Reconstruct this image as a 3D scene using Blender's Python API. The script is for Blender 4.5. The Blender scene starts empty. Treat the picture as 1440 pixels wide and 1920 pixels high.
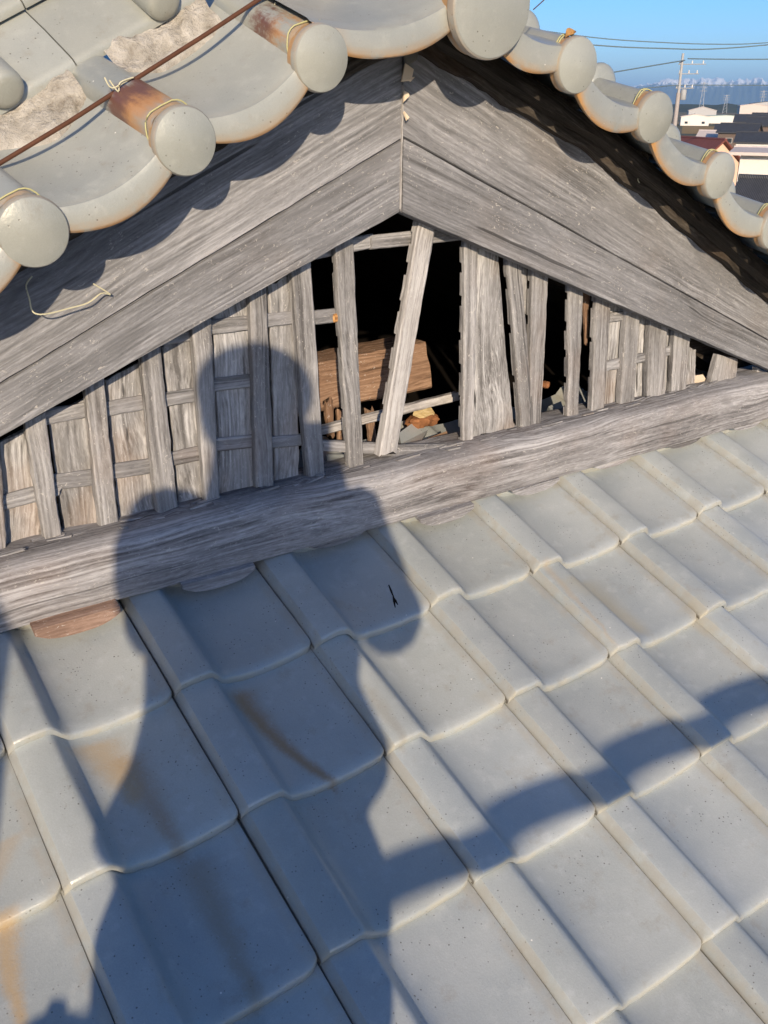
import bpy, bmesh, math, random
from mathutils import Vector, Matrix, noise
random.seed(7)
S = bpy.context.scene
C = S.collection
R_ = math.radians
H = 10.0                                   # height of the lens above the town's ground

# ------------------------------------------------------------------ camera
F_PX, YAW, PITCH, ROLL = 1782.33, R_(34.93), R_(23.29), R_(0.345)
fw = Vector((math.sin(YAW)*math.cos(PITCH), math.cos(YAW)*math.cos(PITCH), -math.sin(PITCH)))
_r = Vector((math.cos(YAW), -math.sin(YAW), 0)); _u = _r.cross(fw)
rt = _r*math.cos(ROLL)+_u*math.sin(ROLL); up = -_r*math.sin(ROLL)+_u*math.cos(ROLL)
EYE = Vector((0, 0, H))
cd = bpy.data.cameras.new('camera'); cam = bpy.data.objects.new('camera', cd); C.objects.link(cam)
cd.sensor_fit = 'VERTICAL'; cd.sensor_height = 36; cd.lens = 36*F_PX/1920
cd.clip_start = .005; cd.clip_end = 90000
m3 = Matrix((rt, up, -fw)).transposed()
cam.matrix_world = Matrix.Translation(EYE) @ m3.to_4x4()
S.camera = cam

# ------------------------------------------------------------------ light
SUN_AZ, SUN_EL = R_(31.2), R_(18.5)        # the direction the light travels to, measured from +Y towards +X
ldir = Vector((math.sin(SUN_AZ)*math.cos(SUN_EL), math.cos(SUN_AZ)*math.cos(SUN_EL), -math.sin(SUN_EL)))
w = bpy.data.worlds.new('World'); S.world = w; w.use_nodes = True
nt = w.node_tree; nt.nodes.clear()
sky = nt.nodes.new('ShaderNodeTexSky'); sky.sky_type = 'NISHITA'; sky.sun_disc = False
sky.sun_elevation = SUN_EL; sky.sun_rotation = SUN_AZ+math.pi
sky.altitude = 200; sky.air_density = .65; sky.dust_density = 1.2; sky.ozone_density = 3.0
bg = nt.nodes.new('ShaderNodeBackground'); bg.inputs['Strength'].default_value = .14
wo = nt.nodes.new('ShaderNodeOutputWorld')
hs = nt.nodes.new('ShaderNodeHueSaturation'); hs.inputs['Saturation'].default_value = 1.30
nt.links.new(sky.outputs[0], hs.inputs['Color']); nt.links.new(hs.outputs[0], bg.inputs[0]); nt.links.new(bg.outputs[0], wo.inputs[0])
sl = bpy.data.lights.new('sun', 'SUN'); sun = bpy.data.objects.new('sun', sl); C.objects.link(sun)
sl.energy = 5.0; sl.angle = R_(.53); sl.color = (1.0, .805, .57)
sun.rotation_euler = ldir.to_track_quat('-Z', 'Y').to_euler(); sun.location = (0, 0, 40)
S.view_settings.view_transform = 'Standard'; S.view_settings.look = 'None'
S.view_settings.exposure = .47; S.view_settings.gamma = 1; S.view_settings.use_curve_mapping = False

# ------------------------------------------------------------------ helpers
def ray(px, py): return rt*((px-720)/F_PX)+up*((960-py)/F_PX)+fw
def G(px, py, Y=1.48):                     # the point of the upright plane y = Y seen at a spot of the photograph
    d = ray(px, py); return EYE+d*(Y/d.y)
SLOPE = R_(21.177)
RO = Vector((.205, 1.484, H-.7834)); RN = Vector((0, -math.sin(SLOPE), math.cos(SLOPE)))
RS = Vector((0, math.cos(SLOPE), math.sin(SLOPE)))
def roofpt(px, py, h=0.0):
    d = ray(px, py); t = ((RO-EYE).dot(RN)+h)/d.dot(RN); return EYE+d*t
def W(x, y, z): return Vector((x, y, z+H))

WM = {}                                    # world matrices by object
def place(o, M=None, parent=None):
    M = M or Matrix(); WM[o] = M
    if parent is not None:
        o.parent = parent; o.matrix_basis = WM[parent].inverted() @ M
    else: o.matrix_basis = M
    C.objects.link(o); return o
def tag(o, label=None, cat=None, group=None, kind=None):
    if label: o['label'] = label
    if cat: o['category'] = cat
    if group: o['group'] = group
    if kind: o['kind'] = kind
    return o
def empty(name, loc, label=None, cat=None, group=None, rz=0):
    o = bpy.data.objects.new(name, None); o.empty_display_size = .1
    place(o, Matrix.Translation(loc) @ Matrix.Rotation(rz, 4, 'Z')); return tag(o, label, cat, group)
class MB:
    def __init__(s): s.v = []; s.f = []; s.a = []
    def vert(s, p, a=0.0): s.v.append(tuple(p)); s.a.append(a); return len(s.v)-1
    def grid(s, rows, closed=False, attr=None):           # rows of points
        n = len(rows[0]); b = len(s.v)
        for i, r in enumerate(rows):
            for j, p in enumerate(r): s.vert(p, attr[i][j] if attr else 0.0)
        for i in range(len(rows)-1):
            for j in range(n if closed else n-1):
                k = (j+1) % n
                s.f.append((b+i*n+j, b+i*n+k, b+(i+1)*n+k, b+(i+1)*n+j))
        return b
    def cap(s, idx): s.f.append(tuple(idx))
    def box(s, c, d, M=None):
        cx, cy, cz = c; x, y, z = (k/2 for k in d); b = len(s.v)
        for sx, sy, sz in ((-1,-1,-1),(1,-1,-1),(1,1,-1),(-1,1,-1),(-1,-1,1),(1,-1,1),(1,1,1),(-1,1,1)):
            p = Vector((cx+sx*x, cy+sy*y, cz+sz*z)); s.vert(M @ p if M else p)
        for q in ((3,2,1,0),(4,5,6,7),(0,1,5,4),(1,2,6,5),(2,3,7,6),(3,0,4,7)): s.f.append(tuple(b+k for k in q))
    def tube(s, pts, rad, n=8, capped=True):
        pts = [Vector(p) for p in pts]; rows = []
        ref = Vector((0, 0, 1)); 
        for i, p in enumerate(pts):
            t = (pts[min(i+1, len(pts)-1)]-pts[max(i-1, 0)]).normalized()
            if abs(t.dot(ref)) > .95: ref = Vector((1, 0, 0))
            a = t.cross(ref).normalized(); b = a.cross(t).normalized()
            rr = rad[i] if isinstance(rad, (list, tuple)) else rad
            rows.append([p+(a*math.cos(k*2*math.pi/n)+b*math.sin(k*2*math.pi/n))*rr for k in range(n)])
        b0 = s.grid(rows, True)
        if capped:
            s.cap([b0+k for k in range(n)][::-1]); s.cap([b0+(len(pts)-1)*n+k for k in range(n)])
    def lathe(s, prof, n=32, M=None):                      # prof: (radius, height) pairs, about local Z
        rows = []
        for r, h in prof:
            rows.append([(M @ Vector((r*math.cos(k*2*math.pi/n), r*math.sin(k*2*math.pi/n), h))) if M else
                         Vector((r*math.cos(k*2*math.pi/n), r*math.sin(k*2*math.pi/n), h)) for k in range(n)])
        b = s.grid(rows, True); s.cap([b+k for k in range(n)][::-1]); s.cap([b+(len(prof)-1)*n+k for k in range(n)])
    def mesh(s, name, smooth=True, sharp=35):
        me = bpy.data.meshes.new(name); me.from_pydata(s.v, [], s.f)
        if any(s.a):
            at = me.attributes.new('edge', 'FLOAT', 'POINT'); at.data.foreach_set('value', s.a)
        bm = bmesh.new(); bm.from_mesh(me); bmesh.ops.recalc_face_normals(bm, faces=bm.faces)
        if smooth:
            for f in bm.faces: f.smooth = True
            for e in bm.edges:
                if len(e.link_faces) == 2 and e.calc_face_angle(0) > R_(sharp): e.smooth = False
        bm.to_mesh(me); bm.free(); return me
    def build(s, name, mat, parent=None, M=None, smooth=True, sharp=35):
        me = s.mesh(name, smooth, sharp); me.materials.append(mat)
        return place(bpy.data.objects.new(name, me), M, parent)
def inst(name, me, parent, M): return place(bpy.data.objects.new(name, me), M, parent)
def frame(o, x, y):                        # a matrix with origin o, local X along x, local Y near y
    x = Vector(x).normalized(); y = Vector(y); y = (y-x*y.dot(x)).normalized(); z = x.cross(y)
    M = Matrix((x, y, z)).transposed().to_4x4(); M.translation = o; return M
def nz(*p): return noise.noise(Vector(p))

# ------------------------------------------------------------------ materials
class N:
    def __init__(s, name):
        s.m = bpy.data.materials.new(name); s.m.use_nodes = True; s.t = s.m.node_tree; s.t.nodes.clear()
        s.o = s.t.nodes.new('ShaderNodeOutputMaterial'); s.b = s.t.nodes.new('ShaderNodeBsdfPrincipled')
        s.t.links.new(s.b.outputs[0], s.o.inputs[0])
    def n(s, ty, **k):
        x = s.t.nodes.new('ShaderNode'+ty)
        for a, b in k.items(): setattr(x, a, b)
        return x
    def set(s, sock, v):
        if isinstance(v, bpy.types.NodeSocket): s.t.links.new(v, sock)
        else: sock.default_value = v
    def math(s, op, a, b=0.0, c=0.0, clamp=False):
        x = s.n('Math', operation=op, use_clamp=clamp)
        for i, v in enumerate((a, b, c)): s.set(x.inputs[i], v)
        return x.outputs[0]
    def vmath(s, op, a, b=(0, 0, 0)):
        x = s.n('VectorMath', operation=op); s.set(x.inputs[0], a); s.set(x.inputs[1], b)
        return x.outputs['Value'] if op in ('DOT_PRODUCT', 'LENGTH', 'DISTANCE') else x.outputs[0]
    def noise(s, vec, scale, detail=4, rough=.55, dist=0):
        x = s.n('TexNoise'); s.set(x.inputs['Vector'], vec); x.inputs['Scale'].default_value = scale
        x.inputs['Detail'].default_value = detail; x.inputs['Roughness'].default_value = rough
        x.inputs['Distortion'].default_value = dist; return x.outputs['Fac']
    def vor(s, vec, scale, feat='F1', out='Distance', rnd=1.0):
        x = s.n('TexVoronoi', feature=feat); s.set(x.inputs['Vector'], vec); x.inputs['Scale'].default_value = scale
        x.inputs['Randomness'].default_value = rnd; return x.outputs[out]
    def ramp(s, fac, stops, interp='LINEAR'):
        x = s.n('ValToRGB'); s.set(x.inputs[0], fac); e = x.color_ramp.elements; x.color_ramp.interpolation = interp
        while len(e) < len(stops): e.new(.5)
        for k, (p, c) in zip(e, stops): k.position = p; k.color = (*c, 1) if len(c) == 3 else c
        return x.outputs[0]
    def step(s, v, lo, hi):
        x = s.n('MapRange', interpolation_type='SMOOTHSTEP'); s.set(x.inputs[0], v)
        x.inputs[1].default_value = lo; x.inputs[2].default_value = hi; return x.outputs[0]
    def mix(s, fac, a, b, mode='MIX'):
        x = s.n('Mix', data_type='RGBA', blend_type=mode); s.set(x.inputs[0], fac)
        for i, v in ((6, a), (7, b)): s.set(x.inputs[i], (*v, 1) if isinstance(v, tuple) and len(v) == 3 else v)
        return x.outputs[2]
    def bump(s, h, strength, dist, prev=None):
        x = s.n('Bump'); x.inputs['Strength'].default_value = strength; x.inputs['Distance'].default_value = dist
        s.set(x.inputs['Height'], h)
        if prev: s.set(x.inputs['Normal'], prev)
        return x.outputs[0]
    def obj(s, scale=(1, 1, 1), rnd=7.0):
        tc = s.n('TexCoord'); oi = s.n('ObjectInfo')
        off = s.n('CombineXYZ'); r = s.math('MULTIPLY', oi.outputs['Random'], rnd)
        for i in range(3): s.set(off.inputs[i], r)
        v = s.vmath('ADD', tc.outputs['Object'], off.outputs[0]); return s.vmath('MULTIPLY', v, scale), oi.outputs['Random']
    def pos(s): return s.n('NewGeometry').outputs['Position']
    def done(s, col, rough=.8, normal=None, spec=.3):
        s.set(s.b.inputs['Base Color'], col if not isinstance(col, tuple) or len(col) == 4 else (*col, 1))
        s.set(s.b.inputs['Roughness'], rough); s.b.inputs['Specular IOR Level'].default_value = spec
        if normal: s.set(s.b.inputs['Normal'], normal)
        return s.m
def flat(name, col, rough=.8, spec=.3, metal=0, var=.12, scale=8):
    k = N(name); v, r = k.obj(); f = k.noise(v, scale, 4)
    c = k.mix(f, tuple(x*(1-var) for x in col), tuple(min(1, x*(1+var)) for x in col))
    k.b.inputs['Metallic'].default_value = metal
    return k.done(c, rough, None, spec)

def wood(name, dark, mid, light, brown=.25, browncol=(.23, .13, .07), fleck=.5, curl=.05, crack=.5, con=.13, fib=1.0):
    k = N(name); v, rnd = k.obj()
    # slow wander so the fibres are not ruled lines
    wnd = k.noise(k.vmath('MULTIPLY', v, (2.2, 5, 5)), 1, 2); wv = k.n('CombineXYZ'); k.set(wv.inputs[1], k.math('MULTIPLY', wnd, curl)); k.set(wv.inputs[2], k.math('MULTIPLY', wnd, curl))
    vw = k.vmath('ADD', v, wv.outputs[0])
    lines = k.noise(k.vmath('MULTIPLY', vw, (.35, 230, 230)), 1, 1, .5)          # annual rings cut along their length: long thin lines
    lines2 = k.noise(k.vmath('MULTIPLY', vw, (.25, 85, 85)), 1, 1, .5)
    fuzz = k.noise(k.vmath('MULTIPLY', vw, (60, 330, 330)), 1, 3, .7)            # raised fibre ends
    blotch = k.noise(k.vmath('MULTIPLY', v, (2.2, 9, 9)), 1, 5, .62)            # uneven bleaching
    amp = k.math('ADD', .45, k.math('MULTIPLY', k.step(k.noise(k.vmath('MULTIPLY', v, (1, 2, 2)), 6, 2), .35, .65), .8))
    ln = k.math('ADD', k.math('MULTIPLY', k.math('SUBTRACT', lines, .5), .42*fib), k.math('MULTIPLY', k.math('SUBTRACT', lines2, .5), .30*fib))
    f = k.math('ADD', k.math('MULTIPLY', ln, amp), k.math('ADD', .5, k.math('MULTIPLY', k.math('SUBTRACT', blotch, .5), .44)))
    f = k.math('ADD', f, k.math('MULTIPLY', k.math('SUBTRACT', fuzz, .5), .26))
    col = k.ramp(f, ((.5-con, dark), (.5, mid), (.5+con, light)))
    tint = k.mix(k.math('MULTIPLY', k.step(k.noise(v, 4.3, 3), .5, .72), brown), col, k.mix(.5, col, browncol), 'MIX')
    # growth rings: contours of a long slow field, broken up
    n0 = k.noise(k.vmath('MULTIPLY', vw, (.8, 7, 7)), 1, 1, .4)
    rg = k.step(k.math('SINE', k.math('MULTIPLY', n0, 120)), .72, 1.0)
    tint = k.mix(k.math('MULTIPLY', rg, k.math('MULTIPLY', k.step(fuzz, .36, .6), .36*fib)), tint, tuple(x*.8 for x in dark))
    # per-plank brightness
    br = k.math('ADD', .86, k.math('MULTIPLY', rnd, .28))
    brc = k.n('CombineColor'); [k.set(brc.inputs[i], br) for i in range(3)]
    tint = k.mix(1.0, tint, brc.outputs[0], 'MULTIPLY')
    # short pale hairs of torn fibre and lichen
    fl = k.step(k.noise(k.vmath('MULTIPLY', v, (90, 170, 170)), 1, 3, .7, 1.2), .61, .68)
    tint = k.mix(k.math('MULTIPLY', k.math('MULTIPLY', fl, k.step(k.noise(v, 7, 4), .36, .56)), fleck), tint, (.56, .54, .51))
    # drying cracks along the grain
    ck = k.step(k.noise(k.vmath('MULTIPLY', vw, (.8, 70, 70)), 1, 1, .4), .305, .255)
    tint = k.mix(k.math('MULTIPLY', ck, crack), tint, tuple(x*.25 for x in dark))
    hh = k.math('SUBTRACT', k.math('ADD', k.math('MULTIPLY', lines, .5), k.math('MULTIPLY', fuzz, .7)), k.math('MULTIPLY', ck, 1.0))
    return k.done(tint, .92, k.bump(hh, .4, .005), .15)
M_BOARD = wood('weathered board', (0.098, 0.099, 0.105), (0.183, 0.187, 0.201), (0.312, 0.319, 0.343), .25, (.20, .15, .11), curl=.035, crack=.7, con=.155)
M_LATT = wood('weathered batten', (0.109, 0.106, 0.108), (0.233, 0.232, 0.238), (0.364, 0.364, 0.378), .35, crack=.4, fib=.85)
M_RAIL = wood('weathered rail', (0.101, 0.101, 0.105), (0.211, 0.211, 0.221), (0.339, 0.342, 0.357), .3, crack=.45, fib=.85)
M_PALE = wood('pale batten', (0.207, 0.198, 0.196), (0.380, 0.373, 0.376), (0.501, 0.501, 0.514), .2, crack=.2, fib=.85)
M_BACK = wood('back board', (0.113, 0.110, 0.110), (0.257, 0.257, 0.263), (0.451, 0.453, 0.468), .5, (.34, .19, .08), curl=.11, crack=.9, fib=.85)
M_RAW = wood('raw orange wood', (.20, .10, .04), (.42, .22, .08), (.6, .36, .16), .3, crack=.3)
M_SILL = wood('sill timber', (0.085, 0.083, 0.088), (0.211, 0.210, 0.221), (0.356, 0.360, 0.382), .3, crack=.5, fib=.85)
M_BROWN = wood('sheltered brown wood', (.08, .05, .034), (.20, .125, .085), (.32, .215, .15), .3, crack=.4)
M_FILL = wood('reddish filler wood', (.14, .09, .07), (.28, .19, .15), (.40, .29, .24), .3, crack=.4)
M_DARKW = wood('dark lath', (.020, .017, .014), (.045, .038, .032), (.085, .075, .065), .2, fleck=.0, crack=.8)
M_CREAM = flat('exposed pale wood', (.62, .52, .40), .9, .1)
M_STRAWW = wood('yellowed wood', (.30, .22, .10), (.48, .37, .19), (.6, .49, .29), .2, crack=.3)
M_ORANGE = flat('orange clay crumbs', (.23, .105, .05), .95, .1, 0, .6, 90)
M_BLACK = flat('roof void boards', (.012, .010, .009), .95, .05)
M_RUST = flat('rusty iron', (.10, .045, .028), .85, .3, .3, .4, 60)
M_TWINE = flat('pale twine', (.52, .50, .36), .8, .2)
M_WIRE = flat('greenish wire', (.38, .37, .19), .6, .3)

def mortar():
    k = N('lime mortar'); v, r = k.obj(); a = k.noise(v, 45, 8, .7); b = k.noise(v, 12, 4)
    col = k.ramp(k.math('ADD', k.math('MULTIPLY', a, .6), k.math('MULTIPLY', b, .4)), ((.32, (.22, .19, .15)), (.46, (.46, .43, .38)), (.62, (.66, .63, .58))))
    return k.done(col, .95, k.bump(a, 1.0, .02), .1)
M_MORTAR = mortar()

def tile_mat(name, verge=False, rust=0.0):
    k = N(name); v, rnd = k.obj((1, 1, 1), 3.0)
    geo = k.n('NewGeometry'); pos = geo.outputs['Position']
    big = k.noise(pos, 7, 4, .55); fine = k.noise(v, 260, 3, .6); md = k.noise(v, 38, 4, .6)
    dk = .80 if verge else 1.0
    cc = lambda r_, g_, b_: (r_*dk*(1.06 if verge else 1), g_*dk*(1.02 if verge else 1), b_*dk*(.93 if verge else 1))
    base = k.mix(k.step(big, .3, .7), cc(.312, .350, .374), cc(.382, .416, .432))
    base = k.mix(k.math('MULTIPLY', rnd, .5), base, cc(.372, .394, .372))
    base = k.mix(k.math('MULTIPLY', k.step(md, .5, .8), .7), base, cc(.43, .462, .475))
    base = k.mix(k.math('MULTIPLY', k.step(k.noise(pos, 19, 6, .7), .56, .72), .35), base, cc(.27, .245, .20))
    tn = k.math('ADD', .89, k.math('MULTIPLY', k.math('FRACT', k.math('MULTIPLY', rnd, 7.31)), .17)); tnc = k.n('CombineColor'); [k.set(tnc.inputs[i_], tn) for i_ in range(3)]; base = k.mix(1.0, base, tnc.outputs[0], 'MULTIPLY')
    gr = k.noise(v, 520, 2, .7); grc = k.ramp(gr, ((.3, (.80, .80, .80)), (.7, (1.12, 1.12, 1.12)))); base = k.mix(.22 if verge else .40, base, grc, 'MULTIPLY')
    # pits and grit of different sizes
    pit = None
    for sc_, th_, lo_ in ((150, .24, .56), (60, .12, .63)):
        vd = k.n('TexVoronoi'); k.set(vd.inputs['Vector'], k.vmath('ADD', v, k.vmath('MULTIPLY', k.n('TexNoise').outputs['Color'], (0, 0, 0)))); vd.inputs['Scale'].default_value = sc_
        p1 = k.math('MULTIPLY', k.step(vd.outputs['Distance'], th_, th_*.4), k.step(k.vmath('DOT_PRODUCT', vd.outputs['Color'], (.333, .333, .333)), lo_+(.09 if verge else 0), lo_+(.09 if verge else 0)+.05))
        p1 = k.math('MULTIPLY', p1, k.step(k.noise(pos, 11, 3), .40, .60)); pit = p1 if pit is None else k.math('MAXIMUM', pit, p1)
    base = k.mix(k.math('MULTIPLY', pit, .8), base, (.07, .06, .05))
    vs = k.n('TexVoronoi'); k.set(vs.inputs['Vector'], v); vs.inputs['Scale'].default_value = 42
    spk = k.math('MULTIPLY', k.step(vs.outputs['Distance'], .07, .04), k.step(k.vmath('DOT_PRODUCT', vs.outputs['Color'], (.333, .333, .333)), .72, .75))
    base = k.mix(spk, base, (.70, .69, .66))
    if not verge:
        sm = k.n('Attribute', attribute_name='seam_and_gap_shade').outputs['Fac']
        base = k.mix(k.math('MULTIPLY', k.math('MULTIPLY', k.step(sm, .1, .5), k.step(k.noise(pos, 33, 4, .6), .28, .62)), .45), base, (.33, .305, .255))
        # old dirt and grey lichen freckles, denser on some tiles
        ld = k.step(k.math('ADD', k.noise(pos, 75, 6, .72), k.math('MULTIPLY', k.math('SUBTRACT', rnd, .5), .08)), .60, .72)
        base = k.mix(k.math('MULTIPLY', k.math('MULTIPLY', ld, k.step(k.noise(pos, 5.5, 3), .42, .66)), .5), base, (.235, .225, .19))
        sc = k.step(k.noise(k.vmath('MULTIPLY', pos, (240, 40, 40)), 1, 3, .6), .66, .74)
        base = k.mix(k.math('MULTIPLY', k.math('MULTIPLY', sc, k.step(k.noise(pos, 9, 2), .5, .7)), .35), base, (.55, .55, .53))
    # lichen and worn glaze along the exposed edges
    at = k.n('Attribute', attribute_name='edge').outputs['Fac']
    en = k.math('MULTIPLY', at, k.step(k.noise(pos, 26, 5, .65), *((.28, .52) if verge else (.36, .60))))
    base = k.mix(k.math('MULTIPLY', en, .95 if verge else .55), base, (.40, .375, .295) if not verge else (.42, .22, .07))
    if not verge:
        # rust and water streaks with their own places on the roof (x across, s up the slope)
        x = k.math('SUBTRACT', k.vmath('DOT_PRODUCT', pos, (1, 0, 0)), RO.x)
        s_ = k.math('SUBTRACT', k.vmath('DOT_PRODUCT', pos, tuple(RS)), RO.dot(RS))
        wob = k.math('MULTIPLY', k.math('SUBTRACT', k.noise(pos, 30, 3), .5), .02)
        xs = k.math('ADD', x, wob)
        grain = k.noise(pos, 170, 4, .7)
        for (x0, s0, x1, s1, wd, colr, amt, bend) in STREAKS:
            t = k.math('DIVIDE', k.math('SUBTRACT', s_, s0), s1-s0)
            tc = k.math('MULTIPLY', t, 1.0, clamp=True)
            xc = k.math('ADD', x0, k.math('MULTIPLY', tc, x1-x0))
            xc = k.math('ADD', xc, k.math('MULTIPLY', k.math('MULTIPLY', tc, k.math('SUBTRACT', 1, tc)), bend))
            dx = k.math('ABSOLUTE', k.math('SUBTRACT', xs, xc))
            dx = k.math('DIVIDE', dx, k.math('SUBTRACT', 1.45, k.math('MULTIPLY', tc, .95)))
            mk = k.step(k.math('ADD', dx, k.math('MULTIPLY', k.math('SUBTRACT', grain, .5), wd*1.1)), wd*1.3, wd*-.1)
            mk = k.math('MULTIPLY', mk, k.math('MULTIPLY', k.step(t, -.08, .06), k.step(t, 1.12, .9)))
            mk = k.math('MULTIPLY', mk, k.step(k.math('ADD', grain, k.math('MULTIPLY', mk, .22)), .42, .62))
            base = k.mix(k.math('MULTIPLY', mk, amt), base, colr)
    if not verge: base = k.mix(k.math('MULTIPLY', k.step(sm, 1.2, 1.8), .80), base, (.085, .072, .058))  # dirt in the seam grooves; gap shadow painted along the front face's foot
    if rust:
        rn = k.noise(k.vmath('MULTIPLY', v, (12, 60, 60)), 1, 5, .65); rf = k.noise(v, 120, 4, .7)
        tc = k.n('TexCoord'); sx = k.n('SeparateXYZ'); k.set(sx.inputs[0], tc.outputs['Object']); xx = k.math('ADD', sx.outputs[0], k.math('MULTIPLY', k.math('SUBTRACT', rn, .5), .09))
        band = k.math('MULTIPLY', k.step(xx, .022, .075), k.step(xx, .150, .125))
        mk = k.math('MULTIPLY', band, k.step(k.math('ADD', k.math('ADD', k.math('MULTIPLY', rn, .6), k.math('MULTIPLY', rf, .4)), rust-.5), .40, .62))
        base = k.mix(k.math('MULTIPLY', mk, .92), base, k.mix(k.step(k.math('ADD', xx, k.math('MULTIPLY', rf, .03)), .075, .125), (.42, .21, .075), (.12, .045, .03)))
    nrm = k.bump(k.math('SUBTRACT', k.math('ADD', k.math('MULTIPLY', fine, .4), k.math('MULTIPLY', md, .6)), k.math('MULTIPLY', pit, .6)), .20, .004)
    ro = k.math('ADD', .24, k.math('MULTIPLY', md, .22))
    k.b.inputs['Metallic'].default_value = .10
    return k.done(base, ro, nrm, .6)
def rs(px, py):
    p = roofpt(px, py, -.015); return p.x-RO.x, p.dot(RS)-RO.dot(RS)
def streak(a, b, wd, col, amt, bend=0.0): return (*rs(*a), *rs(*b), wd, col, amt, bend)
OCH = (.42, .29, .14); BRN = (.27, .17, .075); DRK = (.24, .205, .145)
STREAKS = [streak((450, 1280), (635, 1458), .025, BRN, .8, -.06), streak((235, 1400), (345, 1590), .030, BRN, .5),
           streak((170, 1375), (255, 1490), .042, OCH, .55, .03), streak((365, 1595), (490, 1880), .028, DRK, .6),
           streak((0, 1700), (40, 1915), .022, OCH, .7), streak((12, 1560), (-30, 1690), .026, OCH, .35),
           streak((1020, 1060), (1150, 1215), .009, OCH, .3), streak((1085, 1080), (1215, 1175), .055, (.40, .35, .23), .5), streak((690, 1300), (760, 1410), .014, DRK, .3),
           streak((900, 1290), (950, 1330), .02, (.36, .33, .26), .3), streak((1290, 1130), (1340, 1180), .03, (.37, .34, .26), .35)]
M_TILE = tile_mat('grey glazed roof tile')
M_VERGE = tile_mat('grey verge tile', True)
M_VRUST = tile_mat('rust stained roll tile', True, .75)
M_VSTAIN = tile_mat('lightly rust stained roll tile', True, .52)

# ================================================================== HOUSE
house = empty('house', Vector((1.07, 3.2, 0)), 'old temple-like house with broken timber gable above a grey glazed tile roof', 'house')

# ---- lower roof: underlay sheet and one object for each tile
TW, TL = .265, .2437
NX0, NX1, NR = -4, 11, 9
mb = MB()
def rp(c, r, h): return RO+Vector((c*TW, 0, 0))-RS*(r*TL)+RN*h
q = [rp(-14, NR+.15, -.066), rp(22, NR+.15, -.066), rp(22, -.15, -.066), rp(-14, -.15, -.066)]
mb.grid([[q[0], q[1]], [q[3], q[2]]]); mb.grid([[p-RN*.08 for p in (q[0], q[1])], [p-RN*.08 for p in (q[3], q[2])]])
mb.grid([[q[0], q[1]], [q[0]-RN*.08, q[1]-RN*.08]])
lower_roof = mb.build('lower_roof', flat('roof underlay', (.05, .045, .04)), house, None, False)
PROF = [(.0012, -.0230), (.0014, -.0135), (.0085, -.0010), (.0098, .0006), (.013, .0018), (.030, .0044), (.046, .0063), (.056, .0066), (.0615, .0060), (.0665, .0034), (.072, -.0016), (.079, -.0088), (.087, -.0152),
        (.097, -.0200), (.110, -.0232), (.126, -.0250), (.145, -.0256), (.168, -.0250), (.192, -.0234), (.216, -.0208), (.238, -.0176), (.254, -.0148), (.2622, -.0136), (.2640, -.0140), (.2648, -.0175), (.2760, -.0215)]
PROF = [(x_, z_*1.28 if z_ < 0 else z_*1.1) for x_, z_ in PROF]
def tile_mesh(seed):
    mb = MB(); rows = []; at = []
    ys = [(.0060, -.0165, 0), (.0024, -.0158, .1), (.0006, -.0145, .5), (.0, -.0115, .9), (.0002, -.0060, .9), (.0012, -.0022, .9), (.0034, -.0004, .6), (.0050, 0, .35), (.009, 0, .12), (.014, 0, .05), (.021, 0, 0), (.03, 0, .0), (.07, 0, 0), (.13, 0, 0), (.19, 0, 0), (.245, 0, 0), (.285, 0, 0)]
    for y, dz, a in ys:
        r = []; ar = []
        for i, (x, z) in enumerate(PROF):
            fr = max(0, 1-y/.05)
            wob = fr*(.0022*nz(x*40, seed*9.1, 1)+.0012*nz(x*130, seed*3.3, 4))
            corner = .012*max(0, (x-.245)/.021)**2*max(0, 1-y/.03)+.004*max(0, (.010-x)/.010)*max(0, 1-y/.02)
            warp = .0016*nz(x*9+seed*5, y*7, 2.2)+.0008*nz(x*22+seed, y*16, 8.2)
            lip = .0010*max(0, 1-((y-.013)/.013)**2)*(1 if .1 < x < .25 else .3) if y < .03 else 0
            zz = z+dz-.0180*y/TL+warp*.8+lip-(.0045 if x > .085 else .0022)*max(0, 1-y/.026)**2
            if i == 0: zz = z-.0180*y/TL+min(0, dz)*.3
            r.append((x, y+wob+corner, zz)); ar.append(a*(1 if i > 0 else .3))
        rows.append(r); at.append(ar)
    mb.grid(rows, False, at)
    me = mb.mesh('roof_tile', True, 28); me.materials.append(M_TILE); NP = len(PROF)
    at = me.attributes.new('seam_and_gap_shade', 'FLOAT', 'POINT'); at.data.foreach_set('value', [2.0 if (v_.index % NP < 1 or v_.index % NP >= NP-3 or v_.index < 2*NP) else (1.0 if v_.index % NP < 3 else (.55 if v_.co.x > .25 else 0.0)) for v_ in me.vertices]); return me  # highest value: seam grooves, plus front-face foot darkened as painted shade under the lap
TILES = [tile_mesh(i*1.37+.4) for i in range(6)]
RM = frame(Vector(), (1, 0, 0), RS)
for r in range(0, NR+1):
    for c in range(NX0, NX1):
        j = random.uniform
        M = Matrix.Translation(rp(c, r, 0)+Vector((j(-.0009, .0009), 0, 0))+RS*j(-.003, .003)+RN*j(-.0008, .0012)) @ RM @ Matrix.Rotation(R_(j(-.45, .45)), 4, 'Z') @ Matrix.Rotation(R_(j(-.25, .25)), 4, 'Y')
        inst('roof_tile', TILES[random.randrange(6)], lower_roof, M)

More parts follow.
